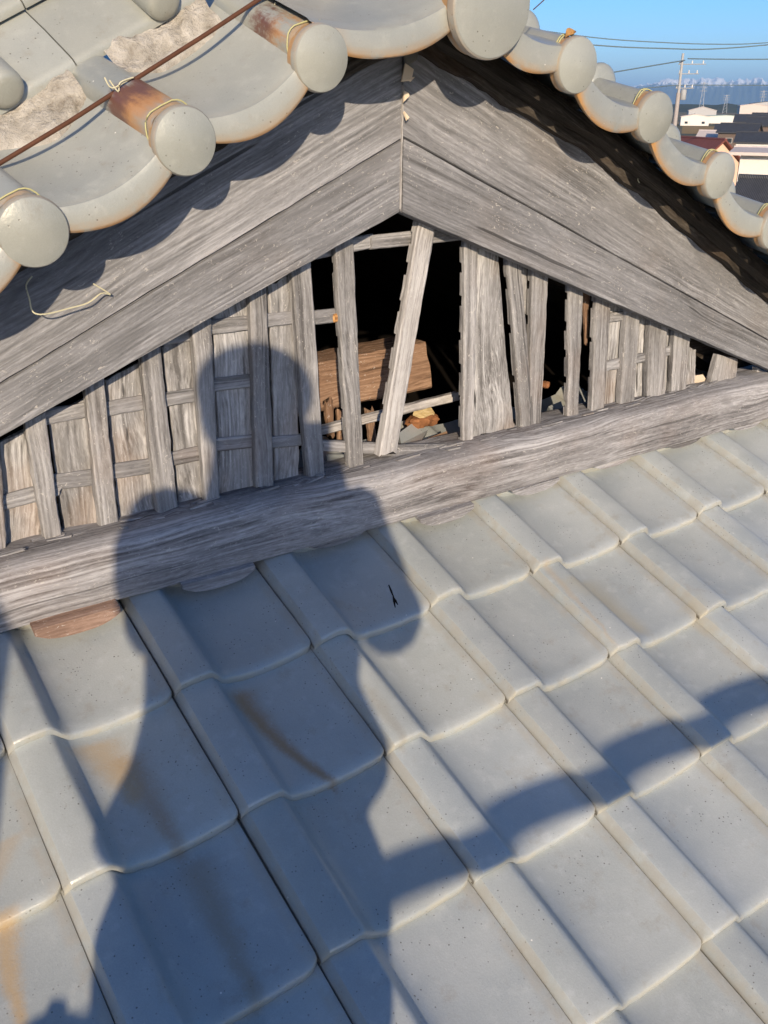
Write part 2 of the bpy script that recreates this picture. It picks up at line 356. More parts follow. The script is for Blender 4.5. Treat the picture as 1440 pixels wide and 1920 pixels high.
# ---- timber pieces: local X runs along the grain, local Y into the wall
def bar(name, mat, tl, tr, br, bl, depth, parent=house, seg=18, notch=(), rag=.004, rough=.0012, bev=.0025, bow=0.0, ragtop=None, seed=None, into=(0, 1, 0), label=None, erode=0.0):
    """tl..bl: corners of the front face, top pair first; the grain runs from the bottom pair to the top pair."""
    tl, tr, br, bl = map(Vector, (tl, tr, br, bl)); seed = random.random()*50 if seed is None else seed
    o = (bl+br)/2; ax = (tl+tr)/2-o; L = ax.length; M = frame(o, ax, into); Mi = M.inverted()
    a, b, c, d = (Mi @ p for p in (tl, tr, br, bl))
    if a.z > b.z: a, b, c, d = b, a, d, c                        # a/d: low local z edge, b/c: high local z edge
    ss = [i/seg for i in range(seg+1)]
    for n0, n1, dp in notch: ss += [n0-.0008, n0+.0008, n1-.0008, n1+.0008]
    ss = sorted(x for x in set(ss) if 0 <= x <= 1); ragtop = rag if ragtop is None else ragtop
    mb = MB(); rows = []
    nw = 4
    for s in ss:
        lo = d.lerp(a, s); hi = c.lerp(b, s); dp = depth
        for n0, n1, nd in notch:
            if n0 < s < n1: dp = depth-nd
        bw = bow*math.sin(math.pi*s); e1 = rough*nz(s*L*30, seed, 1)+rough*nz(s*L*90, seed, 5); e2 = rough*nz(s*L*30, seed, 9)+rough*nz(s*L*90, seed, 15)
        z0, z1 = lo.z+e1+bw, hi.z+e2+bw; ring = []
        fr = [(z0+bev, 0)]+[(z0+bev+(z1-z0-2*bev)*k/nw, 0) for k in range(1, nw)]+[(z1-bev, 0), (z1, bev), (z1, dp-bev), (z1-bev, dp), (z0+bev, dp), (z0, dp-bev), (z0, bev)]
        for k, (z, y) in enumerate(fr):
            t = (z-z0)/max(1e-6, z1-z0); x = lo.x*(1-t)+hi.x*t
            rg = rag*(1-s)**30 if s < .5 else ragtop*s**30
            x += rg*(nz(k*1.7, seed, s*3)*2.0)
            y += rough*.8*nz(s*L*18, k*.8, seed)+erode*max(0, nz(s*L*7, k*.5, seed+3))
            ring.append((x, y, z))
        rows.append(ring)
    b0 = mb.grid(rows, True); n = len(rows[0])
    mb.cap([b0+k for k in range(n)][::-1]); mb.cap([b0+(len(rows)-1)*n+k for k in range(n)])
    ob = mb.build(name, mat, parent, M, True, 40)
    if label: ob['label'] = label
    return ob

YB, YL = 1.480, 1.530                      # barge board front, lattice front
def quad(pts, Y): return [G(x, y, Y) for x, y in pts]
# barge boards, two planks each side
apexx = G(755, 300, YB).x
def edge(a, b, x):                         # z of the line a-b (world) at x
    return a.z+(b.z-a.z)*(x-a.x)/(b.x-a.x)
def board(name, top, bot, x0, x1, Y, th, seed, mat=M_BOARD):
    # a long plank between two world lines, mitred upright at x0 and x1; grain along its own length
    p0 = Vector((x0, Y, (edge(*top, x0)+edge(*bot, x0))/2)); p1 = Vector((x1, Y, (edge(*top, x1)+edge(*bot, x1))/2))
    M = frame(p0, p1-p0, (0, 1, 0)); Mi = M.inverted(); mb = MB(); rows = []; n = 60
    for i in range(n+1):
        x = x0+(x1-x0)*i/n
        zt, zb = edge(*top, x), edge(*bot, x); e = .0015*nz(x*22, seed, 0)+.001*nz(x*70, seed, 3); ring = []
        for (t, y) in ((0, .003), (.012, 0), (.25, 0), (.5, 0), (.75, 0), (.988, 0), (1, .003), (1, th), (0, th)):
            z = zb+e*(1-t)+(zt-zb)*t
            yy = y+.0022*nz(x*6, t*3, seed)+.0008*nz(x*30, t*14, seed+9)
            ring.append(Mi @ Vector((x, Y+yy, z)))
        rows.append(ring)
    b0 = mb.grid(rows, True); k = len(rows[0]); mb.cap([b0+j for j in range(k)]); mb.cap([b0+n*k+j for j in range(k)])
    return mb.build(name, mat, house, M, True, 40)
Lb = (G(0, 820, YB), G(751, 397, YB)); Ls = (G(0, 722, YB), G(751, 263, YB))
Rb = (G(751, 397, YB), G(1440, 692, YB)); Rs = (G(757, 257, YB), G(1440, 637, YB))
DL = [(-.086, -.380), (.136, -.265), (.357, -.157), (.578, -.050), (.800, .059)]        # roll ends left of the peak, in x and z
AP = (1.105, .142)
DR = [(1.322, .062), (1.539, -.023), (1.758, -.135), (1.978, -.253), (2.20, -.372), (2.42, -.49)]
Lt = (W(-.086, YB, -.450), W(1.07, YB, .110)); Rt = (W(1.07, YB, .135), W(2.42, YB, -.515))
g = .0012
board('barge_board', (Ls[0]-Vector((0, 0, g*.5)), Ls[1]-Vector((0, 0, g))), Lb, -.35, apexx-.002, YB, .034, 1)
board('barge_board', Lt, (Ls[0]+Vector((0, 0, g)), Ls[1]+Vector((0, 0, g))), -.35, apexx-.002, YB+.0012, .030, 2)
board('barge_board', (Rs[0]-Vector((0, 0, g)), Rs[1]-Vector((0, 0, g))), Rb, apexx+.002, 2.7, YB+.001, .034, 3)
board('barge_board', Rt, (Rs[0]+Vector((0, 0, g)), Rs[1]+Vector((0, 0, g))), apexx+.002, 2.7, YB+.0022, .030, 4)
a, b = G(757, 160, YB-.003), G(751, 394, YB-.003)
bar('joint_strip', M_PALE, a+Vector((-.0012, 0, 0)), a+Vector((.0012, 0, 0)), b+Vector((.0010, 0, 0)), b+Vector((-.0010, 0, 0)), .005, rough=.0011, bev=.0003, seg=40)

# sill timber under the lattice
mb = MB(); rows = []; x0, x1 = -.75, 3.3; M = frame(W(x0, 1.456, -.740), (1, 0, 0), (0, 1, 0)); Mi = M.inverted(); n = 150
for i in range(n+1):
    x = x0+(x1-x0)*i/n; er = .006*max(0, nz(x*5, 0, 4))+.004*nz(x*22, 1, 4); t = -.684
    end = 0
    sec = [(.003, -.797), (.0, -.793), (.0, -.755), (.0, -.722), (.0015, -.702+.003*nz(x*9, 5, 0)), (.006+er*.5, -.6935), (.016+er, -.689), (.034, t+.003*nz(x*30, 2, 7)), (.065, t+.005*nz(x*34, 3, 1)), (.095, t+.004*nz(x*38, 8, 1)), (.13, t), (.13, -.797)]
    rows.append([Mi @ W(x, 1.456+y+.0025*nz(x*4, z*30, 1)+.0012*nz(x*18, z*90, 6), z+.001*nz(x*12, y*40, 2)) for y, z in sec])
b0 = mb.grid(rows, True); k = len(rows[0]); mb.cap([b0+j for j in range(k)]); mb.cap([b0+n*k+j for j in range(k)])
sill = mb.build('sill_beam', M_SILL, house, M, True, 50)

# lattice battens: front-face corners in the gable plane (top left, top right, bottom right, bottom left)
def NT(*ss, d=.006): return [(s-random.uniform(.016, .032), s+random.uniform(.016, .032), d*random.uniform(.7, 1.2)) for s in ss]
BAT = [((-40, 858), (-2, 830), (14, 1065), (-14, 1070), (), M_LATT), ((47, 790), (86, 772), (121, 1034), (90, 1040), (), M_LATT),
       ((158, 712), (194, 690), (226, 1008), (190, 1012), (), M_LATT), ((262, 642), (299, 622), (337, 978), (299, 984), (), M_LATT),
       ((358, 578), (394, 556), (413, 946), (386, 950), (), M_LATT), ((467, 518), (498, 500), (515, 912), (482, 918), (), M_LATT),
       ((545, 474), (581, 452), (611, 905), (578, 910), (), M_LATT), ((627, 428), (662, 410), (684, 878), (656, 882), NT(.25, .55, .85), M_LATT),
       ((872, 418), (898, 430), (888, 838), (868, 842), NT(.08, .22, .37, .52, .67, .82, .93), M_LATT),
       ((948, 444), (974, 458), (1003, 808), (978, 816), NT(.3, .55, .78), M_LATT), ((1000, 462), (1031, 476), (1014, 806), (991, 812), NT(.62, .8, .93), M_LATT),
       ((1070, 495), (1096, 508), (1085, 788), (1066, 793), NT(.12, .28, .45, .62, .8, .93), M_LATT), ((1121, 520), (1149, 534), (1134, 770), (1110, 775), NT(.3, .55, .8), M_LATT),
       ((1180, 545), (1204, 558), (1190, 757), (1163, 765), (), M_LATT), ((1222, 566), (1254, 580), (1248, 742), (1214, 750), (), M_LATT),
       ((1267, 588), (1298, 604), (1287, 730), (1260, 738), (), M_LATT), ((1347, 664), (1384, 674), (1381, 714), (1332, 722), (), M_LATT),
       ((1420, 690), (1450, 706), (1450, 718), (1420, 718), (), M_LATT)]
for tl, tr, br, bl, nt_, m in BAT:
    o = bar('lattice_batten', m, *quad((tl, tr, br, bl), YL), .019, notch=nt_, rag=.008, ragtop=.002, rough=.0014, bow=random.uniform(-.002, .002))
o['label'] = 'short rotted batten end near the right corner of the gable'
pale = bar('lattice_batten', M_PALE, *quad(((787, 414), (819, 418), (744, 851), (713, 854)), YL-.012), .024, notch=NT(.2, .35, .5, .65, .8, .93), rag=.005, rough=.0010, label='pale batten knocked loose and leaning across the hole')
# rails, let into the back of the battens
def rail(xa, ya, xb, yb, hh, Y=YL+.0155, d=.011, mat=None, **kw):
    mat = mat or M_RAIL; hh *= .88
    # the grain runs from left to right
    return bar('lattice_rail', mat, *quad(((xb, yb-hh), (xb, yb+hh), (xa, ya+hh), (xa, ya-hh)), Y), d, rag=.004, rough=.0009, seg=10, **kw)
rail(-60, 962, 112, 915, 17); rail(104, 905, 200, 893, 17); rail(212, 885, 305, 872, 16); rail(312, 864, 398, 846, 15)
rail(398, 836, 492, 826, 14); rail(500, 832, 585, 824, 12)
rail(75, 785, 182, 766, 16); rail(188, 770, 290, 752, 16); rail(296, 753, 385, 738, 15); rail(392, 724, 490, 712, 14)
rail(296, 640, 380, 626, 12); rail(384, 616, 486, 604, 16); rail(492, 603, 570, 594, 14)
rail(575, 598, 632, 592, 15, label='broken rail end with a raw orange break')
rail(570, 478, 700, 452, 15, YL+.018); rail(696, 455, 872, 437, 15, YL+.016)
rail(606, 836, 740, 843, 12, YL+.012, label='sagging rail across the foot of the hole'); rail(716, 846, 870, 842, 12, YL+.002, label='fallen rail lying at the foot of the hole')
rail(1138, 597, 1176, 592, 10, YL+.012, .01); rail(1130, 689, 1162, 682, 11, YL+.012, .01); rail(1186, 675, 1216, 670, 10, YL+.012, .01); rail(1238, 662, 1266, 657, 10, YL+.012, .01)
# raw orange break ends and rust bleeding
for (x, y, s) in ((631, 596, .0075),):
    p = G(x, y, YL+.011); mb = MB(); rows = []
    for i in range(7):
        th = i/6; rows.append([p+Vector((s*(th-.5)*2*.8, .003*nz(i, k, x), s*1.1*math.cos(k*math.pi*2/8)+.002*nz(i*2, k, y)))+Vector((0, .004*math.sin(k*math.pi*2/8), 0)) for k in range(8)])
    mb.grid(rows, True); mb.build('raw_break', M_RAW, house)
# boards behind the battens, one for each bay
BB = [((-30, 850), (60, 800), (98, 1040), (-22, 1062)), ((97, 785), (170, 742), (200, 1012), (130, 1030)), ((203, 715), (274, 672), (305, 984), (232, 1002)),
      ((308, 650), (370, 612), (398, 952), (343, 974)), ((404, 592), (478, 548), (492, 916), (417, 944)), ((508, 536), (551, 508), (560, 902), (520, 914)),
      ((897, 452), (934, 462), (965, 806), (880, 832)), ((974, 466), (991, 474), (990, 570), (986, 590)),
      ((1148, 552), (1182, 570), (1168, 762), (1132, 772)), ((1203, 575), (1226, 586), (1218, 748), (1190, 757)), ((1252, 600), (1272, 612), (1262, 736), (1246, 742)), ((1284, 650), (1306, 656), (1303, 722), (1284, 728))]
for i, qd in enumerate(BB):
    if i < 6: qd = tuple((x-(5 if k_ in (0, 3) else -2), y) for k_, (x, y) in enumerate(qd))
    o = bar('back_board', M_BACK, *quad(qd, YL+(.022 if i != 6 else .010)), .012, rag=.012, ragtop=.003, rough=.0018, seg=26, bow=random.uniform(-.003, .003))
    if i == 6: o['label'] = 'wide pale back board left standing right of the hole'
bar('back_board', M_BROWN, *quad(((1094, 538), (1108, 542), (1103, 648), (1100, 646)), YL+.04), .01, label='brown splintered sliver of back board')
# rotten crumbs and splinters on the sill's top
for i in range(46):
    x = random.uniform(.15, 2.2); p = W(x, random.uniform(1.50, 1.535), -.6825)
    L = random.uniform(.012, .06); a_ = random.uniform(-.35, .35); e = Vector((math.cos(a_), math.sin(a_)*.5, random.uniform(-.05, .12)))*L; sd = Vector((0, 1, .2)).normalized()*random.uniform(.0015, .004)
    bar('splinter', M_SILL if i % 3 else M_LATT, p+e-sd, p+e+sd, p+sd, p-sd, .003, seg=3, rag=.003, rough=.001, bev=.0004, into=(0, 0, -1))
# moulded wood fillers in the tile valleys under the sill
for c in range(-1, 8):
    mb = MB(); rows = []; xx = RO.x+c*TW; pr = {0: .022, 1: .012, 3: .014, 4: .004}.get(c, -.008)
    for y in (1.456-pr, 1.5):
        zt = -.797; n_ = 14; zz = (y-1.484)*math.tan(SLOPE)-.7834
        top = [W(xx+.10+.145*i/n_, y, max(zt+.001, zz-.006)) for i in range(n_+1)]
        bt = [W(xx+.10+.145*i/n_, y+.002*nz(i*.7, c, 0), zz-.0215+.0165*abs(i/n_*2-1)**3) for i in range(n_, -1, -1)]
        rows.append(top+bt)
    b0 = mb.grid(rows, True); k = len(rows[0]); mb.cap([b0+j for j in range(k)]); mb.cap([b0+k+j for j in range(k)])
    o = mb.build('valley_filler', M_SILL if c else M_FILL, house, None, True, 40)

# ---- inside the roof void
def bx(name, mat, c, d, parent=house, M=None):
    mb = MB(); mb.box((0, 0, 0), d); return mb.build(name, mat, parent, (Matrix.Translation(c) @ (M or Matrix())), False)
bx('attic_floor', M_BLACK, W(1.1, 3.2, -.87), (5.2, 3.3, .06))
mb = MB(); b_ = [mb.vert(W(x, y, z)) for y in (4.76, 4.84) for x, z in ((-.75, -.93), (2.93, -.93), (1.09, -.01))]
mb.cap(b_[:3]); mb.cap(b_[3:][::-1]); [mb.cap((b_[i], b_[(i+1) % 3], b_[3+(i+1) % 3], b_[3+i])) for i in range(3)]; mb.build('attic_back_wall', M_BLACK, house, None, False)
p = quad(((801, 642), (812, 728), (560, 782), (560, 688)), 1.78)
bar('tie_beam', M_BROWN, *p, .10, into=(0, 1, 0), rag=.006, rough=.002, bev=.006, label='stout brown tie beam in the dark behind the hole')
p = quad(((862, 736), (862, 751), (600, 818), (600, 802)), 1.64); bar('inner_batten', M_PALE, *p, .018, rough=.0012)
for x, y, dx in ((618, 780, 4), (640, 800, 3), (696, 800, 5)):
    p = quad(((x-7, y-28), (x+7, y-30), (x+7+dx, y+38), (x-6+dx, y+38)), 1.70); bar('inner_lath', M_BROWN, *p, .014, rag=.012, rough=.002)
def shard(name, pts, Y, mat, th=.012, parent=house):
    ps = [G(x, y, yy) for (x, y), yy in zip(pts, Y)]; mb = MB(); b = [mb.vert(p_) for p_ in ps]; c_ = [mb.vert(p_+Vector((0, .004, -th))) for p_ in ps]
    mb.cap(b); mb.cap(c_[::-1]); n_ = len(b)
    for i in range(n_): mb.cap((b[i], c_[i], c_[(i+1) % n_], b[(i+1) % n_]))
    return mb.build(name, mat, parent, None, False)
sh = [('broken_tile', ((612, 852), (650, 852), (662, 888), (616, 898)), (1.62, 1.62, 1.57, 1.57), M_TILE, 'grey tile fragment at the left foot of the hole'),
      ('broken_tile', ((664, 850), (706, 856), (716, 868), (680, 884), (668, 880)), (1.62, 1.62, 1.57, 1.57, 1.57), M_TILE, 'grey tile fragment between two battens at the foot of the hole'),
      ('broken_tile', ((748, 812), (775, 792), (802, 806), (790, 826), (752, 832)), (1.64, 1.68, 1.68, 1.62, 1.62), M_TILE, 'grey tile fragment lying on orange clay in the hole'),
      ('clay_lump', ((756, 786), (764, 776), (818, 772), (822, 802), (790, 800)), (1.66, 1.70, 1.70, 1.69, 1.68), M_ORANGE, 'orange crumbled clay inside the hole'),
      ('wood_scrap', ((776, 770), (806, 760), (815, 774), (796, 780), (786, 774)), (1.66, 1.68, 1.67, 1.66, 1.66), M_STRAWW, 'yellowish wood scrap lying on the orange clay'),
      ('wood_scrap', ((790, 826), (838, 808), (842, 828), (800, 834)), (1.60, 1.64, 1.60, 1.58), M_BROWN, 'brown wood scrap behind the fallen rail'),
      ('clay_lump', ((1014, 700), (1024, 696), (1026, 742), (1016, 748)), (1.66, 1.66, 1.64, 1.64), M_ORANGE, 'small orange clay lump seen past the leaning battens'),
      ('broken_tile', ((1028, 762), (1052, 752), (1062, 786), (1046, 792)), (1.64, 1.66, 1.6, 1.58), M_TILE, 'grey tile fragment right of the leaning battens'),
      ('wood_scrap', ((1303, 704), (1318, 702), (1323, 710), (1303, 712)), (1.56, 1.56, 1.55, 1.55), M_CREAM, 'tiny pale wood scrap near the gable corner')]
def lump(name, pts, Y, mat):
    ps = [G(x, y, yy) for (x, y), yy in zip(pts, Y)]; c = sum(ps, Vector())/len(ps); hw = max((p_-c).length for p_ in ps)*.52; sd = c.x*77; mb = MB(); rows = []
    for i in range(1, 12):
        t = math.pi*i/12; row = []
        for k in range(20):
            d = Vector((math.sin(t)*math.cos(k*math.pi/10), math.sin(t)*math.sin(k*math.pi/10)*.7, math.cos(t)*.45)); row.append(c+d*hw*(1+.35*nz(d.x*2.2+sd, d.y*2.2, d.z*2.2)+.18*nz(d.x*6+sd, d.y*6, d.z*6)))
        rows.append(row)
    b0 = mb.grid(rows, True); mb.cap([b0+k for k in range(20)]); mb.cap([b0+200+k for k in range(20)]); return mb.build(name, mat, None, None, True, 30)
for n_, pt, Y, m, lab in sh:
    o = lump(n_, pt, Y, m) if n_ == 'clay_lump' else shard(n_, pt, Y, m, .012, None); tag(o, lab, n_.replace('_', ' '))

for i in range(26):
    x, y = random.uniform(610, 845), 0; yy = random.uniform(1.60, 1.74); p = G(x, 820, yy); p.z = H-.838+random.uniform(0, .012)
    r_ = random.uniform(.004, .014); mb = MB(); rows = []
    for k1 in range(1, 6):
        t = math.pi*k1/6; rows.append([p+Vector((math.sin(t)*math.cos(k2*math.pi/4)*r_*1.5, math.sin(t)*math.sin(k2*math.pi/4)*r_, math.cos(t)*r_*.7))*(1+.5*nz(k1*1.3, k2*1.1, i*3.1)) for k2 in range(8)])
    b0 = mb.grid(rows, True); mb.cap([b0+k_ for k_ in range(8)]); mb.cap([b0+32+k_ for k_ in range(8)])
    mb.build('rubble', (M_ORANGE, M_BROWN, M_MORTAR, M_TILE)[i % 4], house, None, False)
# ================================================================== VERGE (tiles along the gable's rakes)
Y0, TILT = 1.315, R_(20); TT = TILT
upper_roof = None
mb = MB()                                   # the boarded slopes behind the verge
for sgn, pts in ((-1, DL[::-1]), (1, DR)):
    x_far = 1.09+sgn*2.6; z_far = .11-.515*2.6
    dz = .05 if sgn < 0 else -.10
    a0, a1 = W(1.09, 1.60, .11+dz), W(x_far, 1.60, z_far+dz)
    b0_, b1_ = W(1.09, 4.9, .19+dz), W(x_far, 4.9, z_far+.08+dz)
    d_ = Vector((0, 0, -.09))
    mb.grid([[a0, a1], [b0_, b1_]]); mb.grid([[a0+d_, a1+d_], [b0_+d_, b1_+d_]]); mb.grid([[a0, a1], [a0+d_, a1+d_]]); mb.grid([[a1, b1_], [a1+d_, b1_+d_]]); mb.grid([[b0_, b1_], [b0_+d_, b1_+d_]])
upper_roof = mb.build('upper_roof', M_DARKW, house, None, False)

def verge_frame(lo, hi):
    TT = TILT if lo[0] < 1.1 else R_(12)
    lo = W(lo[0], Y0, lo[1]); hi = W(hi[0], Y0, hi[1]); e = hi-lo; L = e.length; e.normalize()
    n = Vector((-e.z, 0, e.x)); n = n if n.z > 0 else -n
    b = Vector((0, math.cos(TT), 0))+n*math.sin(TT)
    return lo, e, n, b, L
def pan(lo, hi, mid, lip, seed):
    o, e, n, b, L = verge_frame(lo, hi); M = frame(o, e, b); Mi = M.inverted(); mb = MB(); rows = []; at = []; ns = 26
    def top(u): t = (u/L-.53)/.44; return mid+.028*t*t
    prof = [(.24, -.016, 0), (.022, -.016, 0), (.016, -lip+.002, .9), (.011, -lip, 1), (.004, -lip+.0004, 1), (.0005, -lip+.003, .75), (-.001, -lip+.007, .32), (-.001, -lip+.018, .05), (-.001, -.007, 0), (.001, -.002, 0), (.006, 0, .05), (.012, .0, .0), (.04, 0, 0), (.08, 0, 0), (.13, 0, 0), (.19, 0, 0), (.24, 0, 0)]
    for v, dn, a_ in prof:
        r = []; ar = []
        for i in range(ns+1):
            u = L*i/ns; t = top(u); w_ = .0015*nz(u*12, v*9, seed)
            dd = dn*(1-.25*(2*i/ns-1)**2) if dn < -.02 else dn
            P = o+e*u+n*(t+dd+w_*(v > .003))
            P = P+(b*v if v > .006 else Vector((0, v, 0)))
            r.append(Mi @ P); ar.append(min(1, a_+(.75*max(0, (i/ns-.80)/.12)+.4*max(0, (.18-i/ns)/.12) if -.002 < v < .003 else 0)))
        rows.append(r); at.append(ar)
    mb.grid(rows, False, at); return mb.build('verge_pan_tile', M_VERGE, upper_roof, M, True, 40)
def roll(c, e, n, b, mat, v1=.235, hw=.036, top=.040, r=.0465, seed=0, disk_t=.020, v0=.012):
    # squared barrel; local X runs up the barrel so the stains follow it
    o = c; M = frame(o, b, e); Mi = M.inverted(); mb = MB(); rows = []; at = []; k = 20
    for v in (v0, .02, .03, .06, .1, .14, .18, v1):
        ring = []; ar = []
        for i in range(k+1):
            th = math.pi*i/k; cx, sx = math.cos(th), math.sin(th)
            x = hw*math.copysign(abs(cx)**.55, cx); z = -.016+(top+.016)*abs(sx)**.62
            ring.append(Mi @ (o+e*x+n*(z-.002*(v > .03)*v*5)+b*v)); ar.append(.5 if v < .025 else 0)
        rows.append(ring); at.append(ar)
    mb.grid(rows, False, at); ro = mb.build('verge_roll_tile', mat, upper_roof, M, True, 50)
    disk(c, r, disk_t, ro, seed); return ro
def disk(c, r, t, parent, seed):
    ax = Vector((random.uniform(-.05, .05), -1, random.uniform(-.10, .0)-.04)).normalized()
    Md = Matrix.Translation(c) @ ax.to_track_quat('Z', 'Y').to_matrix().to_4x4()
    pf = [(r*.80, -t*1.0), (r*.955, -t*.98), (r*.965, -t*.42), (r*1.0, -t*.36), (r*1.008, -.002), (r*.995, .003), (r*.955, .0062)]+[(r*q_, .0062+.0085*(1-(q_/.955)**2)) for q_ in (.85, .7, .5, .3, .1, .01)]
    mb = MB(); mb.lathe(pf, 48, Matrix()); mb.a = [.9 if (abs(math.hypot(p_[0], p_[1])-r*.96) < r*.02 and p_[2] < 0) else (.30 if p_[2] < .004 else 0) for p_ in mb.v]
    return mb.build('roll_end_disk', M_VERGE, parent, Md, True, 32)
def round_cap(c, e, d2, rr):
    mb = MB(); rows = []
    for v, f in ((-.006, .55), (-.004, .8), (0, .94), (.006, 1), (.03, 1), (.1, 1), (.2, 1)):
        rows.append([c+d2*v+(e*math.cos(k*2*math.pi/28)+d2.cross(e)*math.sin(k*2*math.pi/28))*rr*f for k in range(28)])
    b0 = mb.grid(rows, True); mb.cap([b0+k for k in range(28)]); return mb.build('round_cap_tile', M_VERGE, upper_roof, None, True, 40)
def wire_ring(c, e, n, b, v, parent):
    pts = []
    for i in range(15):
        th = math.pi*i/14; cx, sx = math.cos(th), math.sin(th)
        pts.append(c+e*(.040*math.copysign(abs(cx)**.55, cx))+n*(-.018+.0605*abs(sx)**.62)+b*(v+.004*nz(i, v*50, 0)))
    mb = MB(); mb.tube(pts, .0012, 6); return mb.build('tie_wire', M_WIRE, parent)
# left verge
allL = DL+[AP]
for i in range(len(allL)-1): pan(allL[i], allL[i+1], -.006 if i < len(allL)-2 else .010, .044, i)
for i, p_ in enumerate(DL):
    o, e, n, b, L = verge_frame(p_, allL[i+1])
    ro = roll(o, e, n, b, {3: M_VRUST, 4: M_VSTAIN}.get(i, M_VERGE), seed=i)
    wire_ring(o, e, n, b, .022, ro)
allR = [AP]+DR
for i in range(len(allR)-1): pan(allR[i+1], allR[i], -.014 if i else .0, .052, 20+i)
for i, p_ in enumerate(DR):
    o, e, n, b, L = verge_frame(p_, allR[i])
    ro = roll(o, e, n, b, M_VERGE, seed=30+i)
    round_cap(o+n*.064+Vector((0, .160, 0)), e, (b-n*.25).normalized(), .041)
    wire_ring(o, e, n, b, .020, ro); wire_ring(o, e, n, b, .026, ro)
# peak roll with its large disk
o = W(AP[0], Y0-.02, AP[1]); e = Vector((1, 0, 0)); n = Vector((0, 0, 1)); b = Vector((0, math.cos(TT), math.sin(TT)))
roll(o, e, n, b, M_VERGE, .45, .06, .062, .078, 60, .032, .02)
# dark laths and the ragged board edge under the verge tiles
def rake_poly(name, mat, seq, n0, n1, y0, y1, seed, rough):
    pts = []                               # a lath sprung along the bend of the verge
    for i in range(len(seq)-1):
        for j in range(12): f = j/12; pts.append((seq[i][0]*(1-f)+seq[i+1][0]*f, seq[i][1]*(1-f)+seq[i+1][1]*f))
    pts.append(seq[-1]); P0, P1 = pts[0], pts[-1]; M = frame(W(P0[0], y0, P0[1]), W(P1[0], y0, P1[1])-W(P0[0], y0, P0[1]), (0, 1, 0)); Mi = M.inverted(); mb = MB(); rows = []
    for i, (x, z) in enumerate(pts):
        a_, b_ = pts[max(0, i-6)], pts[min(len(pts)-1, i+6)]; dx, dz = b_[0]-a_[0], b_[1]-a_[1]; l_ = math.hypot(dx, dz); nx, nzv = -dz/l_, dx/l_
        if nzv < 0: nx, nzv = -nx, -nzv
        u = i*.02; ring = []
        for k, (t, y) in enumerate(((n0, y0+.004), (n0*.7+n1*.3, y0), (n0*.3+n1*.7, y0+.003), (n1, y0+.006), (n1, y1), (n0, y1))):
            nn = t+rough*nz(u*9, k, seed)+rough*.6*nz(u*31, k, seed); yy = y+rough*nz(u*13, k*2, seed+4)
            ring.append(Mi @ W(x+nx*nn, yy, z+nzv*nn))
        rows.append(ring)
    b0 = mb.grid(rows, True); k = 6; mb.cap([b0+q_ for q_ in range(k)]); mb.cap([b0+(len(rows)-1)*k+q_ for q_ in range(k)])
    return mb.build(name, mat, house, M, True, 40)
for sd, sq in ((-1, DL+[(1.06, .16)]), (1, [(1.10, .15)]+DR)):
    if sd < 0:
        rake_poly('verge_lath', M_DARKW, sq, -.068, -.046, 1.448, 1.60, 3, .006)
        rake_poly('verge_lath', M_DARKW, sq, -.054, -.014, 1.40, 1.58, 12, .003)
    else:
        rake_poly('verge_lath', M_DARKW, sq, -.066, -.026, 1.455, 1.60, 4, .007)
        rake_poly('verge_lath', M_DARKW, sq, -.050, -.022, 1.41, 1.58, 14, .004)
# second course: mortar bed, bedding tile band, round caps
def second(sd, seq):
    P0, P1 = (seq[0], seq[-1]); o, e, n, b, L = verge_frame(P0, P1)
    if sd > 0: o, e, n, b, L = verge_frame(seq[-1], seq[0])
    L = L+.10
    # mortar lumps, one under each pan
    k0 = 0
    st = .2465
    nlen = int(L/st)+1
    for j in range(nlen):
        mb = MB(); rows = []; ns = 22; sdn = j*3.7+sd
        u0, u1 = j*st+.035, (j+1)*st-.03
        for t in range(10):
            f = t/9; row = []
            for i in range(ns+1):
                u = u0+(u1-u0)*i/ns; sag = (2*i/ns-1)
                vv = .185+.075*f+.018*nz(u*20, f*2, sdn)-.03*(1-f)*(1-sag*sag)*.2
                hh = .0-.012*(1-sag*sag)+.075*f-.028*(f*f)+.014*nz(u*28, f*4, sdn)+.007*nz(u*80, f*11, sdn)+.004
                if t == 0: hh -= .03
                row.append(o+e*u+n*hh+b*vv)
            rows.append(row)
        mb.grid(rows); mb.build('mortar_lump', M_MORTAR, upper_roof, None, True, 60)
    # band of flat bedding tiles
    nseg = max(1, round(L/.42)); sl_ = L/nseg
    for lev, (v0, v1, n0, n1, th) in enumerate(((.235, .345, .048, .092, .018), (.325, .44, .112, .140, .018)) if sd < 0 else ((.22, .33, .012, .0, .018),)):
        for j in range(nseg):
            mb = MB(); rows = []
            for i in range(9):
                u = j*sl_+.0012+(sl_-.0024)*i/8; w_ = .0015*nz(u*6, lev, sd)
                rows.append([o+e*u+n*(nn+w_)+b*vv for vv, nn in ((v0, n0-th), (v0-.002, n0-th*.5), (v0, n0-.002), (v0+.004, n0+.001), ((v0+v1)/2, (n0+n1)/2+.003), (v1, n1), (v1, n1-th))])
            b0 = mb.grid(rows, True); kk = 7; mb.cap([b0+q_ for q_ in range(kk)]); mb.cap([b0+8*kk+q_ for q_ in range(kk)])
            mb.build('bedding_tile', M_VERGE, upper_roof, None, True, 40)
    # round cap tiles lying over the band
    for j in range(nlen+1):
        uc = .89+(j-3)*.278 if sd < 0 else j*st+.06
        if uc > L+.05: continue
        if sd < 0: round_cap(o+e*uc+n*.062+b*.215, e, (b+n*.25).normalized(), .029)
second(-1, DL); second(1, DR[:5])
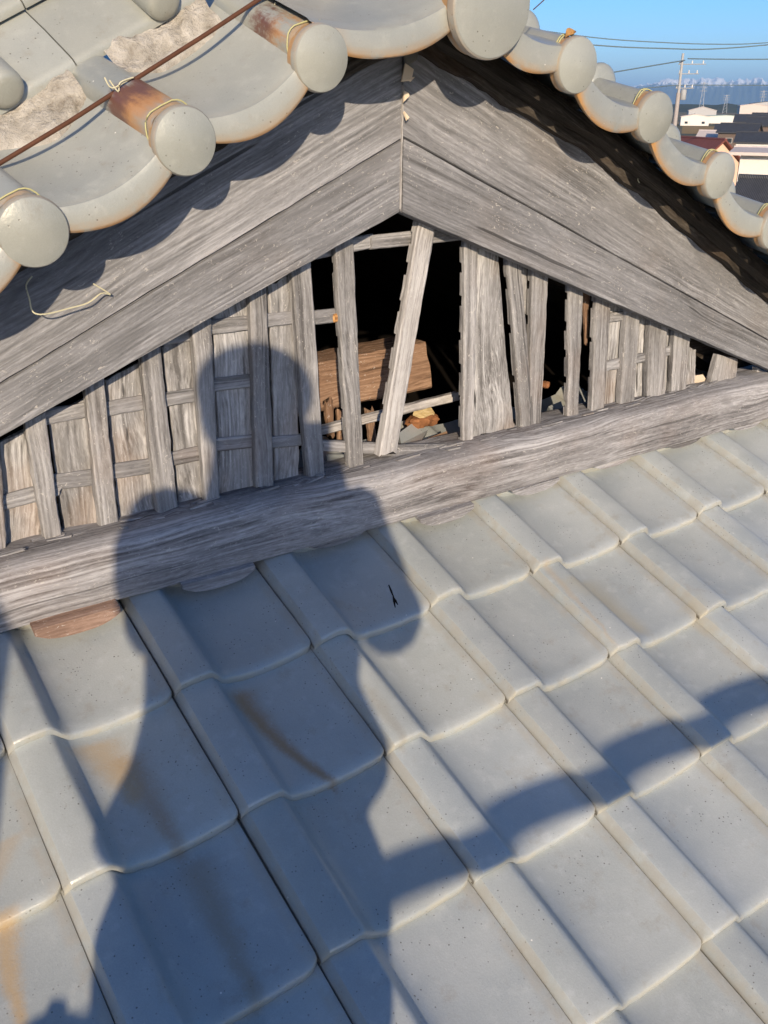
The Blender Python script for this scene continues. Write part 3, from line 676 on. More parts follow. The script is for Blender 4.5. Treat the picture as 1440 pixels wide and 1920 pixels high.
# rest of the upper slopes and a ridge, seen only from elsewhere
for sgn in (-1, 1):
    x_far = 1.09+sgn*2.6; z_far = .11-.515*2.6
    dz = 0 if sgn < 0 else -.16
    for j in range(10):
        xa, xb = 1.09+sgn*(.12+.25*j), 1.09+sgn*(.12+.25*(j+1)); f = lambda x: .11-.515*abs(x-1.09)
        mb = MB(); mb.grid([[W(xa, 1.66, f(xa)+.175+dz), W(xa, 4.88, f(xa)+.26+dz)], [W(xb, 1.66, f(xb)+.195+dz), W(xb, 4.88, f(xb)+.28+dz)], [W(xb, 1.66, f(xb)+.165+dz), W(xb, 4.88, f(xb)+.25+dz)]])
        mb.build('slope_course', M_VERGE, upper_roof, None, False)
mb = MB()
for yy in (1.75, 4.9): pass
mb.grid([[W(1.09+x, yy, z) for x, z in ((-.15, .20), (-.13, .36), (-.07, .42), (0, .44), (.07, .42), (.13, .36), (.15, .20))] for yy in (1.75, 3.2, 4.9)])
mb.build('ridge_cap', M_VERGE, upper_roof)
# white torn scraps at the peak joint
for pts in (((760, 118), (776, 130), (772, 148), (754, 150)), ((772, 150), (778, 144), (766, 146)), ((758, 170), (766, 174), (768, 180), (758, 190)), ((758, 208), (768, 220), (764, 224)), ((757, 95), (772, 70), (790, 78), (782, 110), (764, 122))):
    o = shard('torn_scrap', pts, [YB-.012]*len(pts), M_CREAM if pts[0][1] != 95 else flat('grey lead scrap', (.16, .155, .14)), .003)

# ================================================================== LOOSE THINGS ON THE ROOF
rod = MB(); pr = [G(-90, 363, 1.432), G(0, 306, 1.432), G(130, 228, 1.432), G(245, 154, 1.432), G(390, 62, 1.432), G(490, -4, 1.432), G(600, -76, 1.432)]
rod.tube(pr, .0032, 8); tag(rod.build('iron_rod', M_RUST), 'thin rusty iron rod lying across the left verge tiles', 'rod')
def cord(name, pts, r, mat, label, cat, Y=None, group=None):
    P = [G(*p_) if len(p_) == 3 else G(*p_, Y) for p_ in pts]
    Q = []
    for i in range(len(P)-1):                # Catmull-Rom
        a_, b_, c_, d_ = P[max(i-1, 0)], P[i], P[i+1], P[min(i+2, len(P)-1)]
        for t in (0, .25, .5, .75): Q.append(.5*((2*b_)+(c_-a_)*t+(2*a_-5*b_+4*c_-d_)*t*t+(3*b_-a_-3*c_+d_)*t**3))
    Q.append(P[-1]); mb = MB(); mb.tube(Q, r, 6); return tag(mb.build(name, mat), label, cat, group)
cord('straw_strand', [(60, 518, 1.45), (49, 535, 1.445), (55, 560, 1.44), (62, 585, 1.44), (85, 589, 1.44), (130, 578, 1.45), (165, 568, 1.455), (190, 550, 1.46), (207, 552, 1.465), (175, 532, 1.46)], .0012, M_TWINE, 'pale frayed straw strand caught on the left barge board', 'straw')
cord('twine_tie', [(196, 145, 1.42), (210, 165, 1.42), (240, 150, 1.425), (250, 145, 1.425), (225, 155, 1.42), (222, 172, 1.42), (205, 150, 1.42)], .0011, M_TWINE, 'frayed twine tying the iron rod to the rustiest roll tile', 'twine')
cord('twine_tie', [(515, 5, 1.42), (520, 20, 1.42), (540, 28, 1.42), (522, 10, 1.425), (530, 38, 1.42)], .0011, M_TWINE, 'frayed twine on the roll tile left of the peak', 'twine')
cord('straw_strand', [(1000, 18, 1.32), (1020, 0, 1.34), (1034, -14, 1.35), (1050, -2, 1.35)], .0009, M_RUST, 'thin dry stalk sticking up right of the peak', 'stalk')
cord('straw_strand', [(1200, 345, 1.46), (1196, 335, 1.45), (1208, 330, 1.45), (1214, 350, 1.46), (1225, 358, 1.46)], .0010, M_TWINE, 'short curled straw under the right verge tiles', 'straw')
# curled dry leaf on the first roll right of the peak
def leaf(name, c, ax, sd, L, wd, mat, label, curl=.5):
    ax = Vector(ax).normalized(); sd = Vector(sd); sd = (sd-ax*sd.dot(ax)).normalized(); nn = ax.cross(sd); mb = MB(); rows = []
    for i in range(9):
        t = i/8; hw = wd*math.sin(math.pi*min(1, t*.96+.03))**.8
        rows.append([c+ax*L*(t-.5)+sd*hw*s+nn*(curl*wd*s*s+.15*L*math.sin(t*3)+.08*wd*nz(t*4, s*3, L*99)) for s in (-1, -.5, 0, .5, 1)])
    mb.grid(rows); o = mb.build(name, mat); m_ = o.modifiers.new('thick', 'SOLIDIFY'); m_.thickness = .0005; return tag(o, label, 'leaf')
M_LEAF = flat('dry leaf', (.33, .19, .075), .8, .2, 0, .35, 60)
leaf('dry_leaf', W(DR[0][0], Y0, DR[0][1])+Vector((-.006, .016, .045)), (1, .2, .25), (0, 1, .6), .026, .0085, M_LEAF, 'curled brown leaf on the first roll tile right of the peak', .9)
# dark twig in the photographer's shadow
tp = roofpt(737, 1118, -.012)
tw = MB()
for a_, b_ in (((729, 1097), (738, 1120)), ((737, 1116), (741, 1139)), ((738, 1120), (746, 1134))):
    tw.tube([roofpt(*a_, -.010), roofpt((a_[0]+b_[0])/2, (a_[1]+b_[1])/2, -.006), roofpt(*b_, -.010)], [.0012, .0022, .0008], 6)
tag(tw.build('dead_twig', M_BLACK), 'small forked black twig on a shaded tile below the sill', 'twig')

# ================================================================== THE PHOTOGRAPHER, behind the lens, whose shadow falls on the roof
HH = Vector((math.cos(SUN_AZ), -math.sin(SUN_AZ), 0)); BK = -Vector((math.sin(SUN_AZ), math.cos(SUN_AZ), 0))
def P(h, q_, z): return EYE+HH*h+BK*q_+Vector((0, 0, z))
def soft(name, fn, mat, parent, vox, it=4, loc=None):
    mb = MB(); fn(mb); me = mb.mesh(name, True, 180); me.materials.append(mat); o = bpy.data.objects.new(name, me); place(o, None, parent)
    r_ = o.modifiers.new('skin', 'REMESH'); r_.mode = 'VOXEL'; r_.voxel_size = vox; r_.use_smooth_shade = True
    s_ = o.modifiers.new('soften', 'SMOOTH'); s_.factor = .5; s_.iterations = it; return o
def ell(mb, c, rx, ry, rz, n=20):
    rows = []
    for i in range(1, n):
        t = math.pi*i/n; rows.append([c+HH*(rx*math.sin(t)*math.cos(k*2*math.pi/n))+BK*(ry*math.sin(t)*math.sin(k*2*math.pi/n))+Vector((0, 0, rz*math.cos(t))) for k in range(n)])
    b = mb.grid(rows, True); mb.cap([b+k for k in range(n)]); mb.cap([b+(n-2)*n+k for k in range(n)])
def loft(mb, lv, n=24):                    # (h, q, z, half width, half depth)
    b = mb.grid([[P(h+a_*math.cos(k*2*math.pi/n), q_+d_*math.sin(k*2*math.pi/n), z) for k in range(n)] for h, q_, z, a_, d_ in lv], True)
    mb.cap([b+k for k in range(n)]); mb.cap([b+(len(lv)-1)*n+k for k in range(n)])
BH, BQ = -.125, .32
def gz(p): return RO.z+(p.y-RO.y)*math.tan(SLOPE)-.004
feet = [P(-.235, .36, 0), P(-.02, .36, 0)]
person = empty('person', Vector(((feet[0].x+feet[1].x)/2, (feet[0].y+feet[1].y)/2, gz(feet[0]))), 'person in a dark padded jacket and knit cap standing on the roof, photographing', 'person')
M_SKIN = flat('skin', (.50, .31, .22), .6); M_JACK = flat('navy padded jacket', (.03, .035, .05), .8); M_TROU = flat('grey work trousers', (.09, .085, .08), .9); M_CAP = flat('charcoal knit cap', (.05, .05, .052), .95); M_BOOT = flat('dark rubber boots', (.03, .028, .026), .6)
HC = P(-.132, BQ-.02, .135)
LW, RW = P(-.085, .075, -.105), P(.018, .075, -.105)
LE, RE = P(-.312, .20, -.262), P(.116, .20, -.305)
LSH, RSH = P(-.285, BQ, -.045), P(.035, BQ, -.055)
def fingers(mb, wrist, side):
    palm = wrist+rt*(side*-.010)+up*.035+fw*.006
    mb.tube([wrist, wrist.lerp(palm, .5), palm, palm+up*.03], [.024, .028, .030, .022], 12)
    for k in range(4):                     # four fingers curl round the phone's edge onto its face
        base = palm+up*(.028-.019*k)+rt*(side*.012)+fw*.008; ln = (.9, 1.0, .95, .78)[k]
        mb.tube([base, base+fw*.016*ln+rt*(side*.006), base+fw*.021*ln+rt*(-side*.016), base+fw*.020*ln+rt*(-side*.034*ln)], [.0095, .009, .0085, .0065], 8)
    th = palm+up*.012-fw*.012              # the thumb lies behind the phone
    mb.tube([th, th-fw*.012+up*.020+rt*(-side*.008), th-fw*.010+up*.045+rt*(-side*.018)], [.012, .0105, .008], 8)
def f_body(mb):
    ell(mb, HC+Vector((0, 0, .02)), .078, .095, .112); ell(mb, HC-BK*.03+Vector((0, 0, -.055)), .060, .066, .058)   # skull, jaw
    f0 = HC-BK*.093
    mb.tube([f0+Vector((0, 0, .03)), f0-BK*.012+Vector((0, 0, .002)), f0-BK*.016+Vector((0, 0, -.018)), f0+Vector((0, 0, -.024))], [.010, .012, .015, .012], 10)   # nose
    mb.tube([f0-BK*-.004+HH*-.024+Vector((0, 0, -.055)), f0-BK*.004+Vector((0, 0, -.053)), f0-BK*-.004+HH*.024+Vector((0, 0, -.055))], [.006, .009, .006], 8)   # mouth
    for s_ in (-1, 1): ell(mb, HC+HH*(s_*.080)+Vector((0, 0, .0)), .012, .02, .032, 10)
    mb.tube([HC+Vector((0, 0, -.05)), P(BH, BQ+.03, -.04), P(BH, BQ+.03, -.10)], [.056, .058, .07], 16)
    loft(mb, [(BH, BQ+.02, -.06, .12, .07), (BH, BQ+.02, -.2, .15, .09), (BH, BQ, -.45, .14, .09), (BH, BQ+.02, -.70, .16, .1), (BH, BQ+.02, -.78, .15, .09)])
    for a_, b_, c_ in ((LSH, LE, LW), (RSH, RE, RW)): mb.tube([a_, a_.lerp(b_, .5), b_, b_.lerp(c_, .5), c_], [.045, .042, .036, .034, .025], 12)
    for i, s_ in enumerate((-1, 1)):
        ft = feet[i]; hip = P(BH+s_*.085, BQ+.02, -.74); an = Vector((ft.x, ft.y, gz(ft)+.10)); kn = hip.lerp(an, .5)-BK*.03
        mb.tube([hip, hip.lerp(kn, .5), kn, kn.lerp(an, .45)+BK*.01, an], [.08, .07, .052, .05, .036], 14)
    fingers(mb, LW, -1); fingers(mb, RW, 1)
soft('body', f_body, M_SKIN, person, .0055, 3)
for s_ in (-1, 1):
    mb = MB(); ell(mb, HC-BK*.083+HH*(s_*.03)+Vector((0, 0, .012)), .012, .010, .009, 12); mb.build('eye', flat('eye white', (.7, .68, .65), .2), person)
def f_jack(mb):
    loft(mb, [(BH, BQ+.02, .10, .082, .085), (BH, BQ+.02, .03, .094, .095), (BH+.005, BQ+.02, -.03, .115, .10), (BH, BQ+.02, -.06, .135, .10), (BH-.005, BQ+.01, -.10, .185, .115), (BH, BQ, -.22, .20, .135), (-.1275, BQ, -.345, .176, .13), (-.1085, BQ, -.428, .204, .135), (-.121, BQ, -.478, .216, .14), (-.120, BQ, -.518, .172, .13), (-.1165, BQ, -.575, .197, .135), (-.115, BQ+.01, -.62, .198, .14), (-.1135, BQ+.01, -.70, .185, .13)])
    for a_, b_, c_ in ((LSH, LE, LW), (RSH, RE, RW)):
        mb.tube([a_, a_.lerp(b_, .3), a_.lerp(b_, .7), b_, b_.lerp(c_, .35), b_.lerp(c_, .75), b_.lerp(c_, .97)], [.075, .072, .068, .068, .058, .047, .040], 14)
soft('jacket', f_jack, M_JACK, person, .010, 3)
def f_trou(mb):
    loft(mb, [(BH, BQ+.01, -.58, .175, .12), (BH, BQ+.02, -.70, .185, .125), (BH, BQ+.02, -.80, .17, .11)])
    for i, s_ in enumerate((-1, 1)):
        ft = feet[i]; hip = P(BH+s_*.09, BQ+.02, -.76); an = Vector((ft.x, ft.y, gz(ft)+.07)); kn = hip.lerp(an, .5)-BK*.03
        mb.tube([hip, hip.lerp(kn, .5), kn, kn.lerp(an, .5), an], [.098, .09, .075, .07, .068], 14)
soft('trousers', f_trou, M_TROU, person, .014, 5)
def f_cap(mb):
    ell(mb, HC+HH*.006+Vector((0, 0, .046)), .106, .112, .088); ell(mb, HC+BK*.02+Vector((0, 0, .01)), .096, .10, .10)
soft('knit_cap', f_cap, M_CAP, person, .010, 4)
for ft in feet:
    def f_boot(mb):
        b_ = Vector((ft.x, ft.y, gz(ft)+.045)); s_ = math.tan(SLOPE)
        fd = -BK; mb.tube([b_+fd*-.06+Vector((0, 0, -.012)), b_, b_+fd*.09+Vector((0, 0, .03)), b_+fd*.16+Vector((0, 0, .05))], [.042, .048, .042, .030], 12)
        mb.tube([b_, b_+Vector((0, 0, .10)), b_+Vector((0, 0, .2))], [.05, .055, .06], 12)
    soft('boot', f_boot, M_BOOT, person, .010, 3)
# the telephone that takes the picture
mb = MB(); Mph = Matrix.Translation(EYE-fw*.016-rt*.024-up*.058) @ m3.to_4x4(); mb.box((0, 0, 0), (.074, .156, .0085))
ph = mb.build('phone', flat('black phone glass', (.02, .02, .022), .15, .5), None, Mph, False)
bv = ph.modifiers.new('round', 'BEVEL'); bv.width = .003; bv.segments = 3; tag(ph, 'black telephone held upright in both hands', 'phone')
mb = MB(); mb.lathe([(.007, 0), (.007, .0015), (.006, .002), (.001, .002)], 20, Matrix()); mb.build('lens_ring', flat('lens ring', (.05, .05, .05), .3), ph, Matrix.Translation(EYE-fw*.0115) @ (m3.to_4x4() @ Matrix.Rotation(math.pi, 4, 'X')))
# tool pouch at the left hip
tp_ = empty('tool_pouch', P(-.335, BQ, -.86), 'dark canvas tool pouch hanging at the left hip', 'tool pouch')
M_CANV = flat('dark canvas', (.05, .045, .04), .95)
def f_pouch(mb): loft(mb, [(-.345, BQ, -.66, .05, .06), (-.345, BQ, -.72, .062, .07), (-.345, BQ, -.86, .06, .06)])
soft('pouch', f_pouch, M_CANV, tp_, .008, 2)
for h_, l_, r_ in ((-.375, -.005, .010), (-.352, .022, .016), (-.325, -.005, .012), (-.342, .01, .012)):
    mb = MB(); mb.tube([P(h_, BQ, -.74), P(h_+.004, BQ, -.66+l_)], [r_, r_*.8], 8); mb.build('tool_handle', M_BOOT, tp_)
# ladder standing at the left and the scaffold guard rail past the eaves
M_ALU = flat('galvanised steel', (.42, .42, .41), .4, .5, .8, .1)
la0, la1 = W(-.655, -.62, -1.62), W(-.76, -.14, .02); dl = (la1-la0); top_ = la0+dl*1.18; bot_ = la0+dl*((0-la0.z+.0)/dl.z)
lad = empty('ladder', Vector((bot_.x-.2, bot_.y, 0)), 'aluminium ladder leaning on the eaves left of the photographer', 'ladder')
for k in (0, -.40):
    off = Vector((k, 0, 0)); mb = MB(); mb.tube([bot_+off, top_+off], .026, 8); mb.build('rail', M_ALU, lad)
nr = 34
for i in range(nr):
    p_ = bot_.lerp(top_, (i+.6)/nr)
    if p_.z > H-.25 or p_.z < .3: continue
    mb = MB(); mb.tube([p_, p_+Vector((-.40, 0, 0))], .014, 8); mb.build('rung', M_ALU, lad)
sc = empty('scaffold', Vector((.3, -.74, 0)), 'galvanised pipe scaffold standing along the eaves behind the photographer', 'scaffold')
RAILZ = -.432
for z_ in (RAILZ, -2.2, -4.2):
    mb = MB(); mb.tube([W(-2.3, -.72, z_), W(3.6, -.72, z_)], .0243, 14); mb.build('rail_pipe', M_ALU, sc)
for x_ in (-2.0, 3.3):
    mb = MB(); mb.tube([Vector((x_, -.775, 0)), W(x_, -.775, .1)], .0243, 12); mb.build('post', M_ALU, sc)

# ================================================================== HOUSE BODY (below the eaves, seen only from elsewhere)
M_WALL = flat('plaster wall', (.55, .52, .46), .9)
bx('wall', M_WALL, Vector((1.1, 2.9, 4.0)), (7.6, 5.6, 8.0))
bx('attic_wall', M_DARKW, W(1.1, 3.2, -1.25), (7.2, 3.2, .7))

# ================================================================== THE TOWN BELOW
TB = {}
def D(px, py, dist):                        # a point of the view at a horizontal distance from the lens
    d = ray(px, py); return EYE+d*(dist/math.hypot(d.x, d.y))
def gx(px, dist): p_ = D(px, 193, dist); return Vector((p_.x, p_.y, 0))
def gmat():
    k = N('plain of fields'); p_ = k.pos(); a_ = k.vor(k.vmath('MULTIPLY', p_, (1, 1, 0)), .012, out='Color'); b_ = k.noise(p_, .05, 5)
    sx = k.vmath('DOT_PRODUCT', a_, (.4, .3, .3)); col = k.ramp(sx, ((.25, (.13, .10, .055)), (.45, (.22, .165, .085)), (.6, (.10, .105, .05)), (.75, (.19, .16, .11))))
    return k.done(k.mix(k.math('MULTIPLY', b_, .5), col, (.16, .13, .085)), .95, None, .1)
M_GROUND = gmat()
mb = MB(); RG = 30000
rows = [[Vector((math.sin(a_*math.pi/24)*r_, math.cos(a_*math.pi/24)*r_, 0)) for a_ in range(48)] for r_ in (.5, 40, 200, 1000, 5000, RG)]
mb.grid(rows, True); tag(mb.build('ground', M_GROUND, None, None, False), kind='structure')
VD = Vector((ray(1350, 193).x, ray(1350, 193).y, 0)).normalized(); VR = Vector((VD.y, -VD.x, 0))
def bmat(c): return Matrix.Translation(c) @ Matrix((VR, VD, Vector((0, 0, 1)))).transposed().to_4x4()
def gable_house(px, dist, wid, dep, wall_h, roof_h, rot, wallm, roofm, label, over=.5, windows=(), group=None, cat='house', hip=False):
    base = gx(px, dist); o = empty('town_house' if cat == 'house' else cat.replace(' ', '_'), base, label, cat, group)
    M = bmat(base) @ Matrix.Rotation(R_(rot), 4, 'Z')
    hx, hy = wid/2, dep/2
    mb = MB(); b = [mb.vert(p_) for p_ in ((-hx, -hy, 0), (hx, -hy, 0), (hx, hy, 0), (-hx, hy, 0), (-hx, -hy, wall_h), (hx, -hy, wall_h), (hx, hy, wall_h), (-hx, hy, wall_h), (0, -hy, wall_h+roof_h), (0, hy, wall_h+roof_h))]
    for q_ in ((0, 1, 5, 8, 4), (2, 3, 7, 9, 6), (1, 2, 6, 5), (3, 0, 4, 7)): mb.cap(tuple(b[k] for k in q_))
    mb.build('wall', wallm, o, M, False)
    mb = MB(); th = .22; sl2 = roof_h/hx
    for sg in (-1, 1):
        xe = sg*(hx+over); ze = wall_h-over*sl2
        rows = [[Vector((0, y_, wall_h+roof_h+.05)), Vector((xe, y_, ze+.05)), Vector((xe, y_, ze+.05+th)), Vector((0, y_, wall_h+roof_h+.05+th))] for y_ in (-hy-over, hy+over)]
        b0 = mb.grid(rows, True); mb.cap([b0+k for k in range(4)]); mb.cap([b0+4+k for k in range(4)])
    rf = mb.build('roof', roofm, o, M, False)
    mb = MB(); mb.tube([Vector((0, -hy-over-.05, wall_h+roof_h+.2)), Vector((0, hy+over+.05, wall_h+roof_h+.2))], .16, 8); mb.build('ridge', roofm, rf, M)
    for (side, a_, z_, ww, wh) in windows:    # side 0: front gable (-y), 1: +x, 3: -x
        mb = MB(); c_ = {0: (a_, -hy-.02, z_), 1: (hx+.02, a_, z_), 3: (-hx-.02, a_, z_)}[side]; d_ = (ww, .08, wh) if side == 0 else (.08, ww, wh)
        mb.box(c_, d_); wn = mb.build('window', TB['frame'], o, M, False)
        mb = MB(); c2 = Vector(c_)+Vector({0: (0, -.03, 0), 1: (.03, 0, 0), 3: (-.03, 0, 0)}[side]); mb.box(c2, (ww*.9, .06, wh*.88) if side == 0 else (.06, ww*.9, wh*.88)); mb.build('pane', TB['glass'], wn, M, False)
    return o, M
TB['frame'] = flat('window frame', (.5, .5, .5)); TB['glass'] = flat('window glass', (.03, .035, .04), .1, .5)
def tiled(name, c1, c2, sc_):
    k = N(name); tc = k.n('TexCoord'); wv = k.n('TexWave', bands_direction='Y'); k.set(wv.inputs[0], tc.outputs['Object']); wv.inputs['Scale'].default_value = sc_; wv.inputs['Distortion'].default_value = .4
    return k.done(k.mix(k.math('MULTIPLY', wv.outputs['Fac'], k.noise(tc.outputs['Object'], 3, 3)), c1, c2), .6, k.bump(wv.outputs['Fac'], .6, .1), .3)
RR = tiled('red-brown roof tiles', (.14, .045, .035), (.26, .10, .075), 1.2); RK = tiled('dark grey roof tiles', (.035, .037, .042), (.13, .135, .145), 4.0); RW_ = flat('pale roof sheet', (.52, .46, .43)); RM_ = tiled('maroon roof sheet', (.15, .02, .025), (.22, .035, .04), 1.0)
WP = flat('peach wall', (.62, .42, .32)); WW = flat('white wall', (.60, .585, .56)); WT = flat('tan panel', (.56, .42, .24)); WG = flat('grey wall', (.38, .38, .39)); WB = flat('brown wall', (.12, .09, .075)); RG_ = flat('pale green roof', (.34, .44, .40)); BL = flat('blue tarpaulin', (.03, .16, .55), .5)
gable_house(1322, 118, 5.0, 8.0, 4.3, 2.1, 34, WP, RR, 'peach-walled house with a red-brown gabled roof, nearest the verge', .7, ((0, 0, 2.4, 1.3, 1.1), (0, 0, .9, 1.6, 1.6)))
o, M = gable_house(1516, 84, 7.2, 8.0, 6.55, .18, 84, WW, RW_, 'white two-storey house with a pale roof at the right edge', .8, ((3, 2.1, 4.7, 1.0, .9),))
mb = MB(); mb.box((-3.66, -1.3, 4.6), (.1, 2.6, 1.5)); mb.build('panel', WT, o, M, False)
gable_house(1566, 50, 5.0, 6.0, 5.35, 1.3, 78, WG, RK, 'house with a dark grey tiled roof below the white house', .6, ((0, 0, 3.4, 1.2, 1.0),))
gable_house(1572, 40, 4.6, 5.0, 5.3, .7, 80, WB, RM_, 'low house with a maroon roof at the lower right edge', .4)
ob, M = gable_house(1318, 178, 6.5, 9, 2.6, 1.1, 85, WB, RK, 'low shed under a blue tarpaulin behind the peach house', .4, cat='shed')
mb = MB(); mb.box((0, 0, 4.0), (5.0, 8.2, .25), Matrix.Translation((0, 0, 0))); t_ = mb.build('tarpaulin', BL, None, M, False); tag(t_, 'bright blue tarpaulin spread over the low shed roof', 'tarpaulin')
random.seed(21)
for i, (px, dist, wd, dp, wh, rh, rot, wm, rm, lab) in enumerate((
    (1432, 205, 9, 7, 3.6, 1.5, 84, WW, RK, 'white-walled house with a wide dark roof behind the white two-storey house'), (1395, 250, 9, 8, 4.2, 1.7, 80, WB, RK, 'brown house with a dark roof in the middle of the town'),
    (1438, 290, 10, 8, 5.0, 1.9, 88, WB, RK, 'dark brown house against the right edge of the town'), (1350, 260, 8, 7, 2.8, 1.3, 82, WG, RW_, 'grey farm shed with a pale roof at the field edge'),
    (1412, 350, 12, 9, 5.0, 2.0, 86, WW, RK, 'long white house with a dark roof before the warehouses'), (1442, 380, 11, 9, 5.2, 2.1, 80, WB, RK, 'far brown house at the right edge before the warehouses'),
    (1372, 330, 8, 7, 3.0, 1.4, 88, WW, RK, 'small white house beside the brown fields'))):
    gable_house(px, dist, wd, dp, wh, rh, rot, wm, rm, lab, .5, ((0, -1.5, wh*.55, 1.4, 1.1), (0, 1.5, wh*.55, 1.4, 1.1), (3, -2, wh*.6, 1.6, 1.1), (3, 1.5, wh*.6, 1.6, 1.1), (1, 0, wh*.6, 1.6, 1.1)), 'houses of the town')
for px, dist, wd, dp, wh, rh, wm, rm, lab in ((1362, 640, 36, 22, 3.4, .9, WW, RG_, 'long white warehouse with a pale green roof'), (1318, 700, 17, 18, 6.5, 2.2, WG, RW_, 'grey warehouse with a pale roof left of the long white warehouse'),
    (1306, 560, 14, 12, 4.2, 1.2, WW, RW_, 'small white shed at the left end of the warehouses'), (1412, 760, 18, 20, 9.5, 1.2, RW_, RW_, 'pinkish tall warehouse right of the long white warehouse'), (1436, 900, 24, 20, 11, 1.5, WG, RK, 'grey works building at the far right edge')):
    gable_house(px, dist, wd, dp, wh, rh, 4, wm, rm, lab, .3, ((0, -wd*.3, wh*.35, 1.6, 1.2), (0, wd*.3, wh*.35, 1.6, 1.2)), 'warehouses beyond the fields', 'warehouse')
# a belt of field strips, roads
M_STRAW = flat('stubble field', (.30, .20, .08), .95, .1, 0, .3, .2); M_ROAD = flat('asphalt', (.055, .055, .057), .9); M_VERGEG = flat('winter grass', (.16, .13, .06), .95, .1, 0, .4, .3)
for px0, px1, d0, d1, m_, nm in ((1285, 1392, 400, 540, M_STRAW, 'field'), (1290, 1400, 272, 300, M_VERGEG, 'field'), (1280, 1450, 385, 392, M_ROAD, 'road'), (1300, 1450, 185, 192, M_ROAD, 'road')):
    mb = MB(); z_ = Vector((0, 0, .02 if nm == 'field' else .03)); mb.grid([[gx(px0, d0)+z_, gx(px1, d0)+z_], [gx(px0, d1)+z_, gx(px1, d1)+z_]]); tag(mb.build(nm, m_, None, None, False), kind='structure')
# far wooded rise and the snow range
def ridge(name, mat, dist, az0, az1, n_, hf, depth, rows_=10):
    mb = MB(); rows = []
    base_az = math.atan2(VD.x, VD.y)
    for j in range(rows_+1):
        f = j/rows_; r = []
        for i in range(n_+1):
            a_ = base_az+R_(az0+(az1-az0)*i/n_); dd = dist+depth*f
            zz = hf(a_-base_az, f)
            r.append(Vector((math.sin(a_)*dd, math.cos(a_)*dd, zz)))
        rows.append(r)
    mb.grid(rows); return tag(mb.build(name, mat, None, None, True, 180), kind='structure')
M_WOODS = flat('wooded rise', (.06, .07, .05), .95, .1, 0, .5, .02)
ridge('hills', M_WOODS, 1500, -50, 50, 260, lambda a_, f: math.sin(min(1, f*1.4)*math.pi*.5)*(10+4*nz(a_*60, f*2, 3)+3*nz(a_*220, f*6, 1)), 300, 6)
def mmat():
    k = N('snow range'); g_ = k.n('NewGeometry'); p_ = g_.outputs['Position']; sx = k.n('SeparateXYZ'); k.set(sx.inputs[0], p_)
    a_ = k.noise(p_, .0022, 8, .65); h_ = k.math('ADD', sx.outputs[2], k.math('MULTIPLY', k.math('SUBTRACT', a_, .5), 260))
    return k.done(k.mix(k.step(h_, 205, 250), (.045, .055, .04), (.85, .86, .88)), .9, None, .1)
def mh(a_, f):
    r_ = math.sin(math.pi*min(1, f/.8)*.5)
    ad = math.degrees(a_); env = 1-.55*max(0, (-ad-2.5)/4) if ad > -6.5 else .45
    pk = 330+34*nz(a_*38, 0, 7)+30*nz(a_*90, f, 2)-50*abs(nz(a_*150, f*3, 5))-18*abs(nz(a_*360, f*5, 8))+3*nz(a_*800, f*9, 3)
    gl = 110*abs(nz(a_*150, f*2.2, 9))+50*abs(nz(a_*330, f*5, 4))+8*abs(nz(a_*700, f*9, 2))
    return max(-5, r_*pk*env-gl*math.sin(math.pi*f)-4)
ridge('mountains', mmat(), 11500, -34, 34, 1500, mh, 2600, 34)

# utility pole with its gear
pole_b = gx(1270, 100); ptop = D(1287, 100, 100)
pl = empty('utility_pole', pole_b, 'grey utility pole with a transformer and crossarms standing above the town', 'utility pole')
M_CONC = flat('pole concrete', (.34, .34, .345)); M_STEEL = flat('pole steel', (.30, .31, .32), .5); M_REDP = flat('pole sleeve', (.33, .30, .29))
zt = ptop.z; X = Vector((pole_b.x, pole_b.y, 0))
mb = MB(); mb.tube([X, X+Vector((0, 0, zt))], [.19, .11], 12); mb.build('shaft', M_CONC, pl)
mb = MB(); mb.tube([X+Vector((0, 0, 7.5)), X+Vector((0, 0, 11.0))], [.20, .19], 12); mb.build('sleeve', M_REDP, pl)
for dz, l_, off in ((.9, 2.4, .9), (1.7, 1.8, .7), (2.9, 1.6, .5)):
    mb = MB(); mb.tube([X+VR*(off-l_/2)+Vector((0, 0, zt-dz)), X+VR*(off+l_/2)+Vector((0, 0, zt-dz))], .045, 6); mb.build('crossarm', M_STEEL, pl)
    for s_ in (-.45, .0, .4):
        mb = MB(); mb.lathe([(.05, 0), (.07, .06), (.05, .12), (.07, .18), (.03, .25)], 10, Matrix.Translation(X+VR*(off+s_*l_)+Vector((0, 0, zt-dz+.05)))); mb.build('insulator', WW, pl)
mb = MB(); mb.lathe([(.24, 0), (.27, .05), (.27, .8), (.2, .9), (.05, .92)], 16, Matrix.Translation(X+VR*.45+Vector((0, 0, zt-3.9)))); mb.build('transformer', M_STEEL, pl)
# cables
M_CABLE = flat('cable', (.10, .14, .17), .7)
def cable(pts, r, label, dists):
    Pn = [D(x, y, d_) for (x, y), d_ in zip(pts, dists)]; Q = []
    for i in range(len(Pn)-1):
        a_, b_, c_, d_ = Pn[max(i-1, 0)], Pn[i], Pn[i+1], Pn[min(i+2, len(Pn)-1)]
        for t in (0, .2, .4, .6, .8): Q.append(.5*((2*b_)+(c_-a_)*t+(2*a_-5*b_+4*c_-d_)*t*t+(3*b_-a_-3*c_+d_)*t**3))
    Q.append(Pn[-1]); mb = MB(); mb.tube(Q, r, 6); return tag(mb.build('overhead_cable', M_CABLE), label, 'cable')
cable([(900, 40), (1110, 70), (1250, 80), (1360, 83), (1440, 80), (1600, 68)], .017, 'upper of the two heavy overhead cables across the sky', [34, 35, 36, 37, 38, 40])
cable([(900, 62), (1120, 85), (1250, 91), (1330, 92), (1440, 84), (1600, 66)], .021, 'lower of the two heavy overhead cables across the sky', [34, 35, 36, 37, 38, 40])
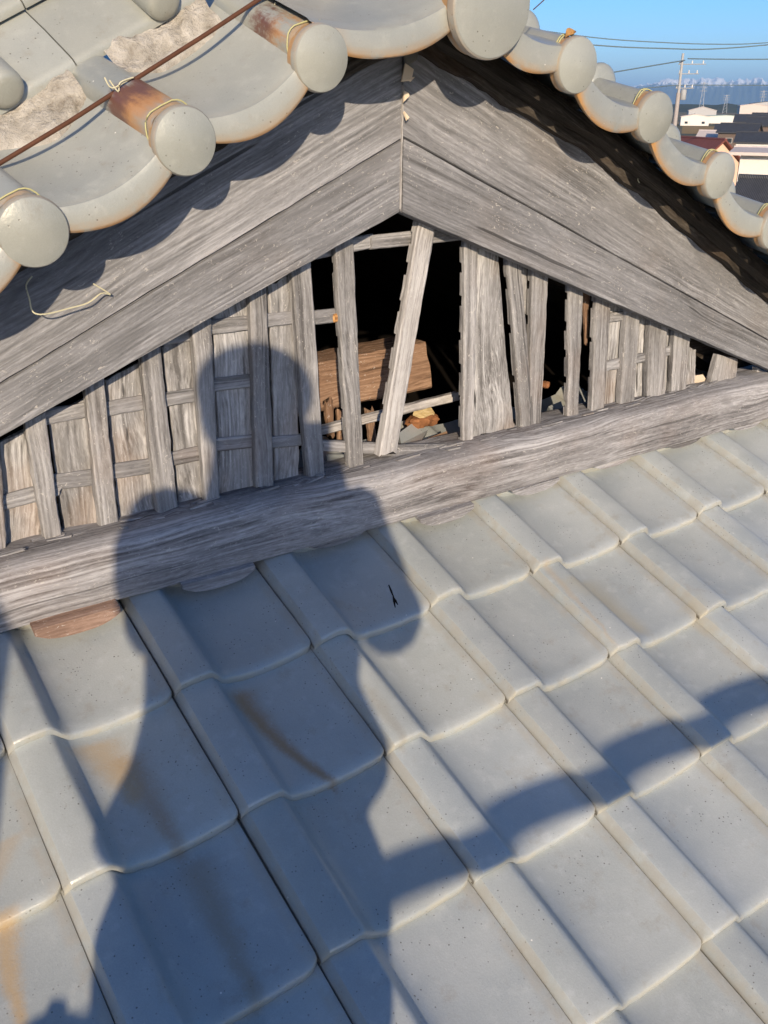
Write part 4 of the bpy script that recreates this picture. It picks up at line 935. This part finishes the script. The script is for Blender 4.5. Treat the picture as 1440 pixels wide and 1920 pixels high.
cable([(900, 178), (1165, 133), (1284, 113)], .055, 'cable rising from the left to the top of the utility pole', [80, 92, 100])
cable([(1290, 110), (1360, 111), (1440, 111), (1600, 109)], .055, 'cable running right from the top of the utility pole', [100, 104, 108, 115])
cable([(900, 188), (1200, 166), (1275, 160), (1440, 160), (1600, 161)], .045, 'thin cable low across the front of the snow range', [90, 96, 100, 105, 112])
# far lattice pylons
M_PYL = flat('pylon steel', (.36, .38, .40), .5)
for px, dist, hgt, lab in ((1316, 1250, 34, 'tall far pylon just right of the utility pole'), (1361, 1400, 22, 'small far pylon in the middle of the plain'), (1429, 1300, 26, 'far pylon near the right edge of the plain')):
    b_ = gx(px, dist); o = empty('pylon', b_, lab, 'pylon', 'pylons on the plain')
    for sx, sy in ((-1, -1), (1, -1), (1, 1), (-1, 1)):
        mb = MB(); mb.tube([b_+VR*(sx*2.6)+VD*(sy*2.6), b_+VR*(sx*.5)+VD*(sy*.5)+Vector((0, 0, hgt))], .22, 5); mb.build('leg', M_PYL, o)
    for f in (.72, .84, .95):
        mb = MB(); mb.tube([b_+VR*-4+Vector((0, 0, hgt*f)), b_+VR*4+Vector((0, 0, hgt*f))], .22, 5); mb.build('arm', M_PYL, o)
    for j in range(6):
        f0, f1 = j/6, (j+1)/6; w0, w1 = 2.6-2.1*f0, 2.6-2.1*f1
        mb = MB(); mb.tube([b_-VR*w0-VD*w0+Vector((0, 0, hgt*f0)), b_+VR*w1-VD*w1+Vector((0, 0, hgt*f1))], .13, 5); mb.build('brace', M_PYL, o)
# ================================================================== HAZE
mb = MB(); mb.box((0, 0, 224), (40000, 40000, 450)); hz = mb.mesh('haze', False)
km = bpy.data.materials.new('haze'); km.use_nodes = True; km.node_tree.nodes.clear()
pv = km.node_tree.nodes.new('ShaderNodeVolumePrincipled'); mo = km.node_tree.nodes.new('ShaderNodeOutputMaterial'); km.node_tree.links.new(pv.outputs[0], mo.inputs['Volume'])
pv.inputs['Color'].default_value = (.36, .62, 1, 1); pv.inputs['Density'].default_value = .00009; pv.inputs['Anisotropy'].default_value = .0
hz.materials.append(km); ho = place(bpy.data.objects.new('haze', hz)); tag(ho, kind='stuff')
